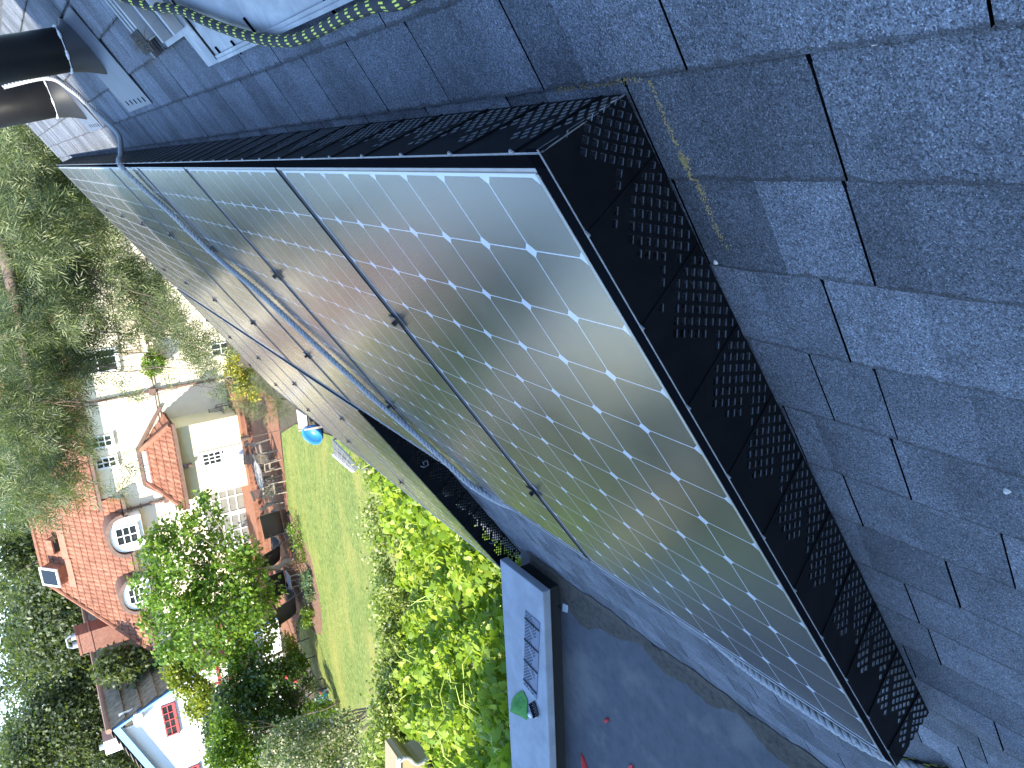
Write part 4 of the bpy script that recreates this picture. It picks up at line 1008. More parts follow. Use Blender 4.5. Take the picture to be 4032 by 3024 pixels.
# wing roof
ye = YM - .45; eL = at(T(7, 985, 890), ye); eR = at(T(7, 800, 0), ye); ze = (eL.z + eR.z) / 2; eLx = eL.x
yr = YM + 3.6; rL = at(T(7, 310, 450), yr); zr = rL.z; rLx = rL.x
roofA = tiles((eLx, ye, ze), (xm + .02, ye, ze), (0, yr - ye, zr - ze), 15, .22, M['tile'], hs, 'wing_roof', [(Vector((eLx, ye, ze)), Vector((-(yr - ye), (rLx - eLx), 0)))])
tiles((eLx, ye + 7.2, ze), (eLx, ye, ze), (rLx - eLx, 0, zr - ze), 15, .22, M['tile'], hs, 'wing_hip_end', [(Vector((eLx, ye, ze)), Vector(((yr - ye), -(rLx - eLx), 0)))])
b = MB(); b.tube([(eLx, ye, ze + .06), (rLx, yr, zr + .08)], .10, 8); b.tube([(rLx, yr, zr + .08), (xm, yr, zr + .08)], .10, 8); b.build('ridge_tile', M['tile'], hs)
b = MB(); b.box((eLx - .05, ye - .10, ze - .14), (xm, ye, ze + .0)); b.box((eLx, ye, ze - .10), (xm, YM, ze - .06)); b.build('gutter', M['brown'], hs)
# main roof
zm = -.45
tiles((xm - .3, YM - .5, zm), (xr + .3, YM - .5, zm), (0, 4.9, 3.5), 15, .22, M['tile'], hs, 'main_roof', [(Vector((xm - .3, YM - .5, zm)), Vector((-4.9, 3.4, 0)))])
tiles((xm - .3, YM + 9, zm), (xm - .3, YM - .5, zm), (3.4, 0, 3.5), 15, .22, M['tile'], hs, 'main_hip_end', [(Vector((xm - .3, YM - .5, zm)), Vector((4.9, -3.4, 0)))])
b = MB(); b.box((xm - .3, YM - .6, zm - .12), (xr, YM - .5, zm)); b.box((xm - .2, YM - .5, zm - .1), (xr, YM, zm - .06)); b.build('main_gutter', M['brown'], hs)
# chimney
Yc = 38.4; c0 = at(T(7, 500, 705), Yc + .9); c1 = at(T(7, 505, 800), Yc); c2 = at(T(7, 545, 920), Yc); zb_ = -1.6
b = MB(); b.box((c2.x, Yc, zb_), (c1.x, Yc + 1.0, c1.z)); ch = b.build('chimney', M['brick'], hs)
b = MB(); b.box((c2.x - .04, Yc - .04, c1.z - .55), (c1.x + .04, Yc + 1.04, c1.z - .45)); b.box((c2.x - .03, Yc - .03, c1.z), (c1.x + .03, Yc + 1.03, c1.z + .10)); b.build('corbel', M['brick'], ch)
b = MB(); mx = (c2.x + c1.x) / 2
for sx_ in (-.2, .25): b.tube([(mx + sx_, Yc + .5, c1.z + .1), (mx + sx_, Yc + .5, c1.z + .32)], [.17, .14], 14)
b.tube([(mx - .32, Yc + .5, c1.z + .30), (mx - .2, Yc + .5, c1.z + .52), (mx + .25, Yc + .5, c1.z + .52), (mx + .37, Yc + .5, c1.z + .30)], .05, 10); b.build('chimney_pot', M['parapet'], ch)
# skylights on the wing roof
sl_ = Vector((0, yr - ye, zr - ze)).normalized(); nr_ = Vector((1, 0, 0)).cross(sl_).normalized()
def onroof(uv):
    d = Vector(ray(uv)); o = Vector(CW); p0 = Vector((0, ye, ze + .06)); l = (p0 - o).dot(nr_) / d.dot(nr_); return o + d * l
p = onroof(T(7, 400, 385)); b = MB()
def onr(x, y, z): return p + Vector((1, 0, 0)) * x + sl_ * y + nr_ * z
b.box((-.42, -.35, 0), (.42, .60, .52), tr=lambda v: onr(v.x, v.y, v.z)); sk = b.build('skylight', M['tile'], hs)
b = MB(); 
for lo, hi in (((-.46, -.4, .52), (.46, -.32, .6)), ((-.46, .56, .52), (.46, .64, .6)), ((-.46, -.32, .52), (-.38, .56, .6)), ((.38, -.32, .52), (.46, .56, .6))): b.box(lo, hi, tr=lambda v: onr(v.x, v.y, v.z))
b.build('frame', M['white'], sk); b = MB(); b.box((-.38, -.32, .53), (.38, .56, .56), tr=lambda v: onr(v.x, v.y, v.z)); b.build('pane', M['glass'], sk)
b = MB(); b.box((-.75, -.75, .02), (.75, -.352, .05), tr=lambda v: onr(v.x, v.y, v.z)); b.build('apron', plain('faded_apron', (.30, .125, .08), .7), sk)
p = onroof(Z(0, 1900, 790, 830)); b = MB(); b.box((-.36, -.1, 0), (.36, .25, .42), tr=lambda v: onr(v.x, v.y, v.z)); vt = b.build('roof_vent', M['tile'], hs)
b = MB(); b.box((-.75, -.5, .02), (.75, -.11, .05), tr=lambda v: onr(v.x, v.y, v.z)); b.build('apron', plain('faded_apron2', (.30, .125, .08), .7), vt)
b = MB(); b.box((-.30, -.107, .05), (.30, -.1, .34), tr=lambda v: onr(v.x, v.y, v.z)); b.build('opening', M['dark'], vt)
# windows
def window(parent, Y, x0, x1, z0, z1, nx, nz, fm, name='window', fw=.07, depth=.06, sill=True, gm=None):
    b = MB(); yf = Y - depth
    b.box((x0 - fw, yf, z0 - fw), (x0, Y + .02, z1 + fw)); b.box((x1, yf, z0 - fw), (x1 + fw, Y + .02, z1 + fw)); b.box((x0, yf, z1), (x1, Y + .02, z1 + fw)); b.box((x0, yf, z0 - fw), (x1, Y + .02, z0))
    for i in range(1, nx): x = x0 + (x1 - x0) * i / nx; b.box((x - .022, yf + .012, z0), (x + .022, Y + .015, z1))
    for i in range(1, nz): z = z0 + (z1 - z0) * i / nz; b.box((x0, yf + .015, z - .020), (x1, Y + .016, z + .020))
    if sill: b.box((x0 - fw * 1.5, yf - .08, z0 - fw - .06), (x1 + fw * 1.5, Y + .018, z0 - fw - .003))
    f = b.build(name, fm, parent); b = MB(); b.box((x0 + .002, Y - .012, z0 + .002), (x1 - .002, Y - .004, z1 - .002)); b.build('pane', gm or M['glass'], f); return f
def win_px(Y, tl, br, *a, **k):
    p, q_ = at(tl, Y), at(br, Y); window(hs, Y, min(p.x, q_.x), max(p.x, q_.x), min(p.z, q_.z), max(p.z, q_.z), *a, **k)
win_px(YM, T(4, 605, 1245), T(4, 712, 1160), 2, 3, M['white']); win_px(YM, T(4, 635, 1378), T(4, 740, 1298), 2, 3, M['white'])
win_px(YM, T(4, 520, 770), T(4, 735, 600), 3, 2, M['white'])
win_px(YM, A(705, 350), A(920, 290), 2, 2, M['beige'], fw=.05)
win_px(YM, T(4, 1380, 640), T(4, 1480, 560), 2, 2, M['white'])
# string course, downpipes
b = MB(); zB = wz(T(4, 985, 870)).z
b.box((xm - 1.4, YM - .12, zB - .05), (xr, YM + .01, zB + .10)); b.box((xm - 1.4, YM - .07, zB - .16), (xr, YM + .012, zB - .06)); b.build('string_course', M['beige'], hs)
for nm, tops, bots in (('a', T(4, 575, 948), T(4, 1465, 790)), ('b', T(4, 820, 1638), T(4, 1075, 1572))):
    p, q_ = wz(tops), wz(bots); b = MB(); b.bar((p.x, YM - .1, p.z), (p.x, YM - .1, q_.z), .09, .09, (0, 1, 0))
    for k in range(4):
        z_ = p.z + (q_.z - p.z) * (.12 + .25 * k); b.box((p.x - .08, YM - .16, z_), (p.x + .08, YM, z_ + .06))
    b.box((p.x - .14, YM - .24, zB - .12), (p.x + .14, YM, zB + .16)) if nm == 'a' else b.box((p.x - .12, YM - .22, q_.z - .1), (p.x + .12, YM, q_.z + .12))
    b.build('downpipe', M['brown'], hs)
# dormers: white arched faces breaking the eave
for k, (lft, rgt, top, sil) in enumerate(((T(7, 720, 300), T(7, 680, 60), T(7, 690, 180), T(7, 935, 150)), (T(7, 800, 670), T(7, 755, 470), T(7, 775, 570), T(7, 985, 545)))):
    Yd = YM - .64; p, q_, tp, si = (at(u, Yd) for u in (lft, rgt, top, sil))
    cx = (p.x + q_.x) / 2; hw = abs(q_.x - p.x) / 2; zt = tp.z - .12; zs = zt - .72; sz = si.z
    n = 14; pr_ = [Vector((cx + hw * math.cos(math.pi * i / n), Yd, zs + (zt - zs) * math.sin(math.pi * i / n) ** .8)) for i in range(n + 1)]
    b = MB(); b.prism([Vector((cx - hw * .92, Yd, sz)), Vector((cx + hw * .92, Yd, sz))] + [Vector((v.x * .92 + cx * .08, v.y, v.z)) for v in pr_], (0, 2.2, 0)); dm = b.build('dormer', M['white'], hs)
    b = MB()
    for i in range(n):
        a0, a1 = pr_[i], pr_[i + 1]; o0 = a0 + (a0 - Vector((cx, Yd, zs - .4))).normalized() * .16; o1 = a1 + (a1 - Vector((cx, Yd, zs - .4))).normalized() * .16
        f_ = Vector((0, -.12, 0)); k_ = Vector((0, 2.0, 0)); b.box8([a0 + f_, a1 + f_, a1 + k_, a0 + k_, o0 + f_, o1 + f_, o1 + k_, o0 + k_])
    b.build('arched_hood', M['brown'], dm)
    wx = hw * .42; z0, z1 = sz + .28, zt - .30
    window(dm, Yd, cx - wx, cx + wx, z0, z1, 2, 3, M['white'], fw=.05, sill=True)
# bay with its own little hip roof, door, lantern
pr0, pl0 = at(A(470, 390), YB - .4), at(A(680, 1520), YB - .4); zev = (pr0.z + pl0.z) / 2
bx1, bx0 = at(A(600, 420), YB).x, at(A(750, 1400), YB).x
b = MB(); b.box((bx0, YB, GZ - .1), (bx1, YM + .1, zev - .05)); b.build('bay_wall', M['stucco_y'], hs)
tpR, tpL = at(A(75, 730), YM - .05), at(A(150, 1160), YM - .05); zt = (tpR.z + tpL.z) / 2
ex0, ex1 = pl0.x, pr0.x; rn = YM - (YB - .4)
tiles((ex0, YB - .4, zev), (ex1, YB - .4, zev), (0, rn, zt - zev), 5, .24, M['tile'], hs, 'bay_roof', [(Vector((ex0, YB - .4, zev)), Vector((-rn, tpL.x - ex0, 0))), (Vector((ex1, YB - .4, zev)), Vector((rn, ex1 - tpR.x, 0)))], amp=.06, rowh=.04)
tiles((ex1, YB - .4, zev), (ex1, YM, zev), (tpR.x - ex1, 0, zt - zev), 5, .24, M['tile'], hs, 'bay_hip', [(Vector((ex1, YB - .4, zev)), Vector((-rn, -(ex1 - tpR.x), 0)))], amp=.06)
tiles((ex0, YM, zev), (ex0, YB - .4, zev), (tpL.x - ex0, 0, zt - zev), 5, .24, M['tile'], hs, 'bay_hip', [(Vector((ex0, YB - .4, zev)), Vector((rn, -(tpL.x - ex0), 0)))], amp=.06)
b = MB()
for e, t_ in ((Vector((ex0, YB - .4, zev + .07)), Vector((tpL.x, YM - .05, zt + .07))), (Vector((ex1, YB - .4, zev + .07)), Vector((tpR.x, YM - .05, zt + .07)))): b = MB(); b.tube([e, t_], .12, 8); b.build('hip_tile', M['tile'], hs)
b = MB(); b.box((ex0 - .04, YB - .52, zev - .12), (ex1 + .04, YB - .40, zev + .02)); b.box((ex0, YB - .4, zev - .09), (ex1, YM, zev - .055)); b.build('bay_gutter', M['brown'], hs)
b = MB(); b.box8([Vector((tpL.x, YM - .35, zt - .12)), Vector((tpR.x, YM - .35, zt - .12)), Vector((tpR.x, YM, zt + .02)), Vector((tpL.x, YM, zt + .02)), Vector((tpL.x, YM - .35, zt - .07)), Vector((tpR.x, YM - .35, zt - .07)), Vector((tpR.x, YM, zt + .14)), Vector((tpL.x, YM, zt + .14))]); b.build('lead_flashing', M['lead'], hs)
b = MB(); b.box((tpL.x - .1, YM - .16, zt + .10), (tpR.x + .1, YM, zt + .26)); b.bar((tpR.x + .1, YM - .08, zt + .18), (ex1 + .35, YM - .08, zev + .1), .16, .14); b.bar((tpL.x - .1, YM - .08, zt + .18), (ex0 - .3, YM - .08, zev + .1), .16, .14); b.build('flashing_trim', M['brown'], hs)
dr, dl = at(A(830, 775), YB), at(A(1490, 840), YB); dx0 = at(A(865, 990), YB).x; dx1 = dr.x; dz1 = dr.z; dz0 = dl.z
b = MB()
b.box((dx0, YB - .05, dz0), (dx0 + .1, YB + .01, dz1)); b.box((dx1 - .1, YB - .05, dz0), (dx1, YB + .01, dz1)); b.box((dx0 + .1, YB - .05, dz1 - .1), (dx1 - .1, YB + .01, dz1)); b.box((dx0 + .1, YB - .03, dz0), (dx1 - .1, YB + .01, dz0 + 1.05))
b.bar((dx0 + .15, YB - .04, dz0 + .85), (dx1 - .15, YB - .04, dz0 + .2), .03, .02, (0, 1, 0)); b.box((dx0 + .1, YB - .04, dz0 + .12), (dx1 - .1, YB - .031, dz0 + .15))
door = b.build('door', M['white'], hs)
window(door, YB - .005, dx0 + .13, dx1 - .13, dz0 + 1.12, dz1 - .17, 3, 3, M['white'], 'glazing', fw=.02, depth=.03, sill=False)
b = MB(); b.bar((dx1 - .14, YB - .05, dz0 + 1.02), (dx1 - .26, YB - .07, dz0 + 1.02), .03, .03); b.tube([(dx1 - .15, YB - .03, dz0 + 1.2), (dx1 - .15, YB - .06, dz0 + 1.2)], .025, 8); b.build('handle', M['steel'], door)
lp = at(A(690, 945), YB - .2); b = MB(); b.tube([(lp.x, YB, lp.z + .16), (lp.x, YB - .2, lp.z + .22)], .015, 6); b.tube([(lp.x, YB - .2, lp.z + .26), (lp.x, YB - .2, lp.z + .20), (lp.x, YB - .2, lp.z + .08)], [.02, .05, .15], 12)
wl = b.build('wall_lantern', M['lead'], hs); b = MB(); b.tube([(lp.x, YB - .2, lp.z + .08), (lp.x, YB - .2, lp.z - .18)], .10, 10); b.build('cage', M['brown'], wl)
# french doors left of the bay
fx1, fx0 = bx0 - .12, at(T(7, 1640, 190), YM).x; fz1 = at(A(890, 1440), YM).z - .0; fz0 = GZ + .25
wd = (fx1 - fx0) / 2
for i in range(2): window(hs, YM, fx0 + wd * i + .1, fx0 + wd * (i + 1) - .1, fz0, fz1, 2, 5, M['white'], 'french_door', fw=.09, sill=False, gm=plain('curtained_glass', (.22, .22, .20), .15))
# balcony railing
b = MB(); r0 = at(Z(200, 1100, 1075, 1025), YM - 1.1); r1 = at(Z(200, 1100, 860, 745), YM - 1.1)
xa, xb = sorted((r0.x, r0.x + 2.6)); zt_ = zB + 1.0
b.box((xa, YM - 1.1, zB + .02), (xb, YM, zB + .12)); b.build('balcony_slab', M['stucco'], hs)
b = MB()
for z_ in (zt_, zB + .25): b.bar((xa, YM - 1.1, z_), (xb, YM - 1.1, z_), .04, .04); b.bar((xa, YM - 1.1, z_), (xa, YM, z_), .04, .04)
for i in range(18): b.bar((xa + (xb - xa) * i / 17, YM - 1.1, zB + .13), (xa + (xb - xa) * i / 17, YM - 1.1, zt_), .018, .018, (0, 1, 0))
for i in range(8): b.bar((xa, YM - 1.1 + i * .14, zB + .13), (xa, YM - 1.1 + i * .14, zt_), .018, .018, (0, 1, 0))
b.build('balcony_railing', M['brown'], hs)
b = MB(); b.box((-20.5, 33.55, GZ), (-9.5, YM, GZ + .16)); b.box((-20.5, 33.95, GZ + .16), (-9.5, YM, GZ + .30)); b.build('brick_step', M['brickpave'], hs)

# ================================================================ the white cottage
YC = 34.0
def Cc(x, y): return Z(380, 2500, x, y)
ct_ = thing('white_cottage', 'white gabled cottage with blue bargeboards and a dark tiled roof', 'cottage', (-26, YC, GZ))
M['blue'] = plain('blue_fascia', (.20, .40, .72), .5, var=.06); M['redp'] = plain('red_window_paint', (.42, .07, .07), .5, var=.1)
M['cwhite'] = plain('white_render', (.80, .80, .80), .8, var=.03)
ap = at(Cc(240, 1215), YC); rk = at(Cc(1600, 230), YC - .35); slope = (at(Cc(145, 1225), YC - .35).z - rk.z) / (rk.x - at(Cc(145, 1225), YC - .35).x)
hwid = 2.6; zee = ap.z - slope * hwid
lw = 5.2; lsl = (ap.z + .0 - (at(T(7, 985, 1659), YC).z)) / (ap.x - at(T(7, 985, 1659), YC).x)
b = MB(); b.prism([Vector((ap.x - lw, YC, GZ)), Vector((ap.x + hwid, YC, GZ)), Vector((ap.x + hwid, YC, zee)), Vector((ap.x, YC, ap.z - .05)), Vector((ap.x - lw, YC, ap.z - lsl * lw))], (0, 12, 0)); b.build('wall', M['cwhite'], ct_)
M['shake'] = plain('weathered_tile', (.23, .18, .125), .9, var=.35, scale=5, bump=.4, bscale=30)
tiles((ap.x + hwid + .45, YC + 12, ap.z + .18 - slope * (hwid + .45)), (ap.x + hwid + .45, YC - .4, ap.z + .18 - slope * (hwid + .45)), (-(hwid + .45), 0, slope * (hwid + .45)), 12, .3, M['shake'], ct_, 'roof', amp=.035, rowh=.15)
tiles((ap.x - lw - .3, YC - .4, ap.z + .18 - lsl * (lw + .3)), (ap.x - lw - .3, YC + 12, ap.z + .18 - lsl * (lw + .3)), (lw + .3, 0, lsl * (lw + .3)), 14, .3, M['shake'], ct_, 'roof_left_slope', amp=.035, rowh=.10)
b = MB(); b.tube([(ap.x, YC - .4, ap.z + .26), (ap.x, YC + 12, ap.z + .26)], .13, 8); b.build('ridge_tile', plain('ridge_clay', (.28, .16, .11), .8), ct_)
b = MB()
for dx, sl2, ww in ((hwid + .45, slope, .30), (-(lw + .3), lsl, .30)):
    e0 = Vector((ap.x, YC - .42, ap.z + .10)); e1 = Vector((ap.x + dx, YC - .42, ap.z + .10 - sl2 * abs(dx)))
    b.box8([e0 + Vector((0, 0, -ww)), e1 + Vector((0, 0, -ww)), e1 + Vector((0, .05, -ww)), e0 + Vector((0, .05, -ww)), e0, e1, e1 + Vector((0, .05, 0)), e0 + Vector((0, .05, 0))])
    b.box8([e0 + Vector((0, .05, -.06)), e1 + Vector((0, .05, -.06)), e1 + Vector((0, .42, -.06)), e0 + Vector((0, .42, -.06)), e0 + Vector((0, .05, 0)), e1 + Vector((0, .05, 0)), e1 + Vector((0, .42, 0)), e0 + Vector((0, .42, 0))])
b.build('bargeboard', M['blue'], ct_)
p, q_ = at(Cc(870, 975), YC), at(Cc(1100, 1330), YC); x0 = at(Cc(945, 1390), YC).x
zt1 = at(Cc(870, 975), YC).z; zb1 = at(Cc(1035, 915), YC).z
window(ct_, YC, x0 + .06, p.x - .06, zb1 + .06, zt1 - .05, 4, 2, M['redp'], fw=.06)
p = at(T(7, 1205, 1659), YC); window(ct_, YC, p.x - 1.5, p.x - .1, p.z - .45, p.z, 3, 2, M['redp'], fw=.06)
p, q_ = at(Cc(335, 1290), YC), at(Cc(475, 1060), YC); window(ct_, YC, p.x + .03, q_.x + .12, q_.z + .02, p.z - .1, 2, 1, M['cwhite'], fw=.06)
p, q_ = at(Cc(490, 1075), YC - .3), at(Cc(600, 1190), YC - .3)
b = MB(); b.box((q_.x - .05, YC - .45, q_.z - .12), (p.x, YC, p.z - .02)); ac = b.build('air_conditioner', M['white'], ct_)
b = MB()
for i in range(5): b.box((q_.x, YC - .46, q_.z - .08 + i * .055), (p.x - .05, YC - .451, q_.z - .06 + i * .055))
b.build('grille', M['beige'], ac)
c_ = at(Cc(85, 1470), YC + 3); b = MB(); b.box((c_.x - .75, YC + 3, -.6), (c_.x + .0, YC + 3.9, c_.z - .02)); cc_ = b.build('chimney', M['cwhite'], ct_)
b = MB(); b.box((c_.x + .002, YC + 2.995, -.6), (c_.x + .012, YC + 3.9, c_.z - .02)); b.build('bare_face', plain('bare_render', (.33, .2, .17), .8), cc_)
b = MB(); b.tube([(c_.x - .5, YC + 3.4, c_.z - .02), (c_.x - .5, YC + 3.4, c_.z + .2)], .13, 10); b.build('chimney_pot', M['lead'], cc_)
# porch with red rails on its right
p0, p1 = at(Cc(1710, 890), YC - 1.2), at(Cc(1650, 340), YC - 1.2)
b = MB(); z_ = (p0.z + p1.z) / 2
b.bar((p0.x, YC - 1.2, z_), (p1.x + .8, YC - 1.2, z_), .08, .16); b.bar((p0.x, YC - 1.2, z_ - .5), (p1.x + .8, YC - 1.2, z_ - .5), .06, .08)
for k in range(4): xx = p0.x + (p1.x + .8 - p0.x) * k / 3; b.bar((xx, YC - 1.2, z_ - .6), (xx, YC - 1.2, z_ + .9), .08, .08, (0, 1, 0))
b.bar((p0.x, YC - 1.2, z_ + .9), (p1.x + .8, YC - 1.2, z_ + .9), .08, .12)
b.build('porch_rail', M['redp'], ct_)
b = MB(); b.box((p0.x - .2, YC - 1.3, z_ - .9), (p1.x + 1, YC, z_ - .6)); b.build('porch_floor', M['shake'], ct_)
b = MB(); pb = at(Cc(1690, 180), YC - 1.2); b.box8([Vector((pb.x - .6, YC - 1.4, pb.z - .25)), Vector((pb.x + .5, YC - 1.4, pb.z - .6)), Vector((pb.x + .5, YC, pb.z - .3)), Vector((pb.x - .6, YC, pb.z + .05)), Vector((pb.x - .6, YC - 1.4, pb.z - .05)), Vector((pb.x + .5, YC - 1.4, pb.z - .4)), Vector((pb.x + .5, YC, pb.z - .1)), Vector((pb.x - .6, YC, pb.z + .25))]); b.build('porch_roof', M['redp'], ct_)

# ================================================================ garden furniture
M['teak'] = plain('weathered_teak', (.27, .22, .17), .8, var=.25, scale=20)
M['sling'] = plain('brown_sling_fabric', (.060, .048, .043), .75, var=.1, scale=40)
M['gframe'] = plain('grey_metal_frame', (.30, .29, .28), .4, .5)
def make_chair():
    root = thing('garden_chair', 'x', 'chair')
    b = MB()
    for i in range(6): b.box((-.24, -.22 + .078 * i, .42), (.24, -.155 + .078 * i, .44))
    b.build('seat', M['teak'], root)
    b = MB()
    for i in range(7): b.bar((-.21 + .07 * i, .24, .46), (-.21 + .07 * i, .36, .92), .035, .015, (0, 1, 0))
    b.bar((-.26, .37, .93), (.26, .37, .93), .05, .06); b.bar((-.24, .245, .47), (.24, .245, .47), .03, .04); b.build('backrest', M['teak'], root)
    for sx_ in (-.25, .25):
        b = MB(); b.bar((sx_, -.2, .64), (sx_, .3, .66), .06, .025); b.build('armrest', M['teak'], root)
        b = MB(); b.bar((sx_, -.21, 0), (sx_, -.21, .64), .045, .045, (0, 1, 0)); b.build('leg', M['teak'], root)
        b = MB(); b.bar((sx_, .30, 0), (sx_, .24, .66), .045, .045, (0, 1, 0)); b.build('leg', M['teak'], root)
    return root
tb_ = atz(A(1650, 1080), GZ + .74); tx, ty = tb_.x, tb_.y
tbl = thing('garden_table', 'round weathered wooden garden table on the brick patio', 'table', (tx, ty, GZ))
b = MB(); b.tube([(tx, ty, GZ + .70), (tx, ty, GZ + .74)], .62, 32); b.build('tabletop', plain('grey_teak', (.30, .28, .26), .6, var=.2, scale=14), tbl)
for k in range(4):
    a = .78 + k * math.pi / 2; b = MB(); b.bar((tx + .38 * math.cos(a), ty + .38 * math.sin(a), GZ), (tx + .3 * math.cos(a), ty + .3 * math.sin(a), GZ + .70), .06, .06, (0, 1, 0)); b.build('leg', M['teak'], tbl)
chl = [(0.35, 'garden chair on the right of the round table, by the door'), (1.35, 'garden chair behind the round table, against the bay wall'), (2.5, 'garden chair at the back left of the round table'), (3.6, 'garden chair at the front left of the round table'), (4.5, 'garden chair in front of the round table, nearest the lawn'), (5.5, 'garden chair at the front right of the round table')]
c0_ = make_chair(); firstc = c0_
for i, (a, lb) in enumerate(chl):
    o = c0_ if i == 0 else dup(c0_)
    o.location = (tx + 1.0 * math.cos(a), ty + .95 * math.sin(a), GZ); o.rotation_euler = (0, 0, a - math.pi / 2 + [.2, -.1, .15, -.2, .1, .3][i])
    tag(o, lb, 'chair', 'wooden chairs around the garden table')
p = atz(A(1490, 330), GZ + .2); o = dup(c0_); o.location = (p.x, YM - .7, GZ + .3); o.rotation_euler = (0, 0, .5); tag(o, 'wooden garden chair standing alone against the shaded cream wall', 'chair', 'wooden chairs around the garden table')
def make_lounger():
    root = thing('sun_lounger', 'x', 'lounger')
    prof = [(-.80, 1.18), (-.72, .95), (-.60, .62), (-.45, .36), (-.25, .27), (-.05, .33), (.15, .44), (.32, .48), (.5, .40), (.75, .26), (.95, .20)]
    b = MB(); n = len(prof); vs = [(-.46, y, z) for y, z in prof] + [(.46, y, z) for y, z in prof] + [(-.46, y, z - .012) for y, z in prof] + [(.46, y, z - .012) for y, z in prof]
    fs = [(i, i + 1, n + i + 1, n + i) for i in range(n - 1)] + [(2 * n + i, 3 * n + i, 3 * n + i + 1, 2 * n + i + 1) for i in range(n - 1)] + [(i, 2 * n + i, 2 * n + i + 1, i + 1) for i in range(n - 1)] + [(n + i, n + i + 1, 3 * n + i + 1, 3 * n + i) for i in range(n - 1)]
    b.add(vs, fs); b.build('sling', M['sling'], root, smooth=True)
    for sx_ in (-.47, .47):
        b = MB(); b.tube([(sx_, y, z - .005) for y, z in prof], .014, 6); b.build('side_rail', M['gframe'], root)
        b = MB(); b.tube([(sx_, -.55, .42), (sx_, -.35, .0), (sx_, .45, .0), (sx_, .55, .38)], .014, 6); b.build('leg', M['gframe'], root)
    return root
l0 = make_lounger()
lg = [(Z(860, 1960, 780, 330), .45, .35, 'dark sling lounger nearest the dining table, its back towards the lawn'), (Z(860, 1960, 800, 640), .3, -.35, 'dark sling lounger second from the dining table'), (Z(860, 1960, 830, 1130), .45, .3, 'dark sling lounger behind the tree trunk'), (Z(860, 1960, 1010, 1360), .3, -.2, 'dark sling lounger at the path end of the row')]
for i, (uv, hz, rot, lb) in enumerate(lg):
    o = l0 if i == 0 else dup(l0); p = atz(uv, GZ + hz); o.location = (p.x, p.y, GZ); o.rotation_euler = (0, 0, rot); tag(o, lb, 'lounger', 'sun loungers on the brick patio')
p = atz(Z(860, 1960, 960, 1110), GZ + .4); b = MB(); b.box((p.x - .3, p.y - .3, GZ + .40), (p.x + .3, p.y + .3, GZ + .43)); st_ = thing('side_table', 'small grey-green side table between the loungers', 'side table', (p.x, p.y, GZ)); b.build('top', M['lead'], st_)
for sx_ in (-.26, .26):
    for sy_ in (-.26, .26): b = MB(); b.bar((p.x + sx_, p.y + sy_, GZ), (p.x + sx_, p.y + sy_, GZ + .4), .03, .03, (0, 1, 0)); b.build('leg', M['gframe'], st_)
# torch, hose reel, bench platform, blue tub, leaning dark panel
p = atz(A(2060, 440), GZ); tr_ = thing('garden_torch', 'thin black garden torch at the corner of the brick patio', 'torch', p)
b = MB(); b.tube([p, p + Vector((0, 0, 1.45))], .018, 6); b.build('pole', M['brown'], tr_); b = MB(); b.tube([p + Vector((0, 0, 1.45)), p + Vector((0, 0, 1.75))], [.07, .09], 10); b.build('head', M['brown'], tr_)
p = atz(T(7, 2085, 1200), GZ + .3); hr = thing('hose_reel', 'grey hose reel with a turquoise drum beside the camellia bush', 'hose reel', (p.x, p.y, GZ))
vd = (Vector(CW) - p).normalized(); vd.z = 0; vd.normalize(); sd = vd.cross(Vector((0, 0, 1)))
b = MB(); b.tube([p - vd * .16, p + vd * .16], .20, 24); b.build('drum', plain('turquoise_plastic', (.02, .42, .60), .4), hr)
b = MB()
for s_ in (-.19, .19):
    b.bar(p + vd * s_ + sd * .22 + Vector((0, 0, -.3)), p + vd * s_ + Vector((0, 0, .26)), .05, .03, vd); b.bar(p + vd * s_ - sd * .22 + Vector((0, 0, -.3)), p + vd * s_ + Vector((0, 0, .26)), .05, .03, vd)
b.bar(p - vd * .2 + Vector((0, 0, .26)), p + vd * .2 + Vector((0, 0, .26)), .10, .06); b.tube([p + vd * .16, p + vd * .26], .05, 10); b.build('stand', plain('grey_plastic', (.36, .38, .42), .45), hr)
b = MB(); b.bar(p + vd * .22 + sd * -.1 + Vector((0, 0, .0)), p + vd * .22 - sd * .22 + Vector((0, 0, .08)), .05, .05); b.build('nozzle', plain('orange_plastic', (.55, .10, .03), .4), hr)
def Bz(x, y): return 1040 + x * 400 / 2212, 1560 + y * 300 / 1659
pk = thing('planter_box', 'pale wooden planter box with a plank lid at the lawn corner', 'planter', atz(Bz(760, 800), GZ))
zt_ = GZ + .45; a1, a2, a3, a4 = (atz(Bz(*u), zt_) for u in ((700, 290), (760, 750), (920, 705), (890, 420)))
b = MB(); b.prism([a1, a2, a3, a4], (0, 0, -.05)); b.build('plank_lid', plain('bleached_plank', (.55, .48, .42), .8, var=.12, scale=12), pk)
e_ = atz(Bz(1200, 680), zt_); b = MB(); b.bar(a2 + Vector((0, 0, -.10)), e_ + Vector((0, 0, -.10)), .06, .26); b.bar(a1 + Vector((0, 0, -.2)), a2 + Vector((0, 0, -.2)), .05, .3); b.build('side_board', plain('grey_board', (.33, .26, .20), .8, var=.15), pk)
p = atz(Bz(1040, 760), GZ + .25); tbp = thing('blue_tub', 'bright blue plastic tub leaning at the planter box', 'tub', (p.x, p.y, GZ))
b = MB(); n = 24; rings = [(.36, .32), (.33, .19), (.26, .05), (.15, .0)]
tl = Matrix.Rotation(R(40), 3, 'X') @ Matrix.Rotation(R(-18), 3, 'Y'); c_ = Vector((p.x, p.y, GZ + .10))
vs = [c_ + tl @ Vector((r_ * math.cos(6.2832 * i / n), r_ * math.sin(6.2832 * i / n), z_)) for r_, z_ in rings for i in range(n)]
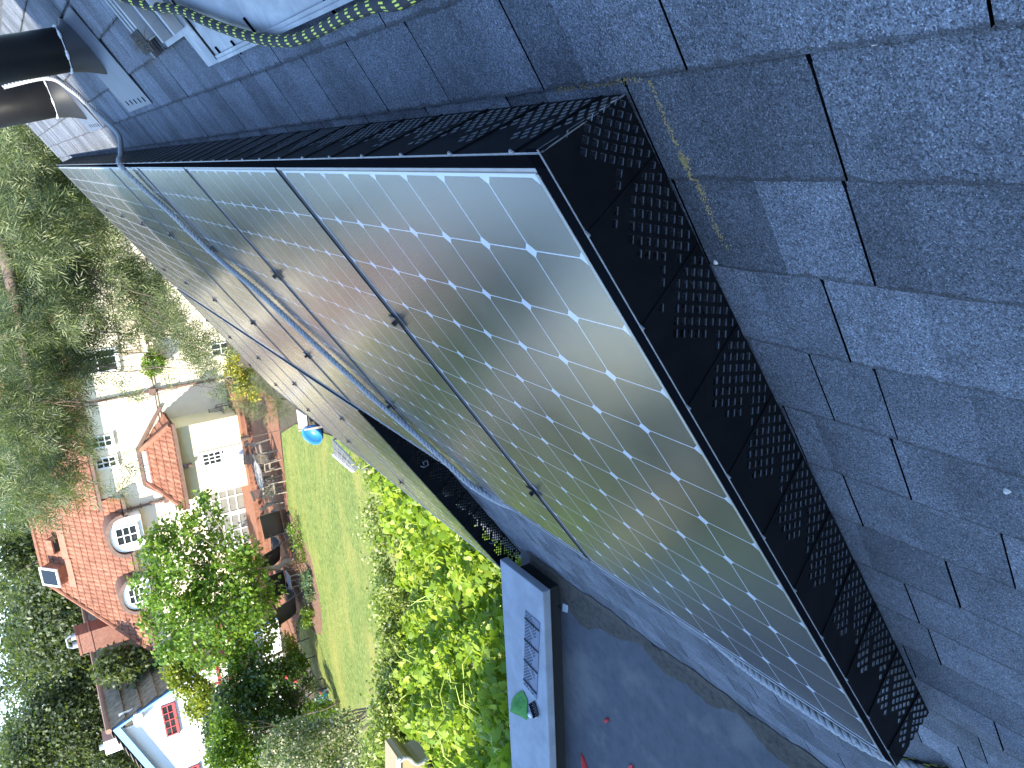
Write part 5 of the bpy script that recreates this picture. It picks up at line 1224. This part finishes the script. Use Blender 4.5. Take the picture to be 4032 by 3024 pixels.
b.add(vs, [(k * n + i, k * n + (i + 1) % n, (k + 1) * n + (i + 1) % n, (k + 1) * n + i) for k in range(3) for i in range(n)] + [tuple(3 * n + i for i in range(n))])
o = b.build('basin', plain('blue_plastic', (.03, .19, .52), .35), tbp, smooth=True); md = o.modifiers.new('th', 'SOLIDIFY'); md.thickness = .012
a1, a2, a3, a4 = atz(Bz(1505, 930), GZ + .9), atz(Bz(1540, 1270), GZ + .35), atz(Bz(1960, 1620), GZ + .35), atz(Bz(2150, 1600), GZ + .9)
gp_ = thing('ground_panel', 'tilted dark glazed panel with a white lower rail beside the lawn', 'panel', (a2.x, a2.y, GZ))
b = MB(); nn = (a2 - a1).cross(a3 - a2).normalized() * .04; b.prism([a1, a2, a3, a4], nn); b.build('glazing', plain('dark_glazing', (.10, .115, .15), .25, var=.1), gp_)
b = MB(); b.bar(a2 + Vector((0, 0, .03)), a3 + Vector((0, 0, .03)), .07, .09); b.build('rail', M['white'], gp_)
b = MB()
for k in range(1, 5): b.bar(a1.lerp(a4, k / 5) + Vector((0, 0, .045)), a2.lerp(a3, k / 5) + Vector((0, 0, .045)), .03, .02)
b.bar(a1.lerp(a2, .5) + Vector((0, 0, .045)), a4.lerp(a3, .5) + Vector((0, 0, .045)), .03, .02); b.build('glazing_bar', M['gframe'], gp_)
for i in range(2): b = MB(); q_ = (a1, a4)[i]; b.bar((q_.x, q_.y, GZ), q_, .06, .06, (0, 1, 0)); b.build('post', M['gframe'], gp_)
# cream moulded eave of the shed at the left edge
Ys = 6.1
def Zs(x, y): return at(Z(1500, 2544, x, y), Ys)
sh = thing('cream_shed', 'cream painted shed with a moulded eave poking out under the vine', 'shed', (Zs(600, 1900).x, Ys, GZ))
prof = [Zs(*u) for u in ((228, 1520), (245, 1540), (300, 1495), (340, 1492), (385, 1510), (430, 1560), (480, 1580), (540, 1560), (640, 1490), (740, 1440), (1100, 1520), (1480, 1580), (1500, 1720), (1500, 2600), (228, 2600))]
b = MB(); b.prism(prof, (0, .35, 0)); b.build('wall', plain('cream_paint', (.30, .24, .13), .6, var=.06), sh)
gut = [Zs(*u) for u in ((245, 1545), (300, 1500), (340, 1497), (385, 1515), (430, 1565), (480, 1585), (540, 1565), (640, 1495))]
b = MB(); b.tube([v + Vector((0, -.03, 0)) for v in gut], .022, 8); b.build('moulding', plain('grey_moulding', (.36, .36, .35), .5), sh)
b = MB(); b.bar(Zs(228, 1520) + Vector((0, -.02, 0)), Zs(250, 2600) + Vector((0, -.02, 0)), .03, .04); b.build('edge_trim', M['white'], sh)
v = Zs(670, 1600); b = MB(); b.tube([v, v + Vector((0, -.10, 0))], .05, 10); b.build('lamp', M['dark'], sh)
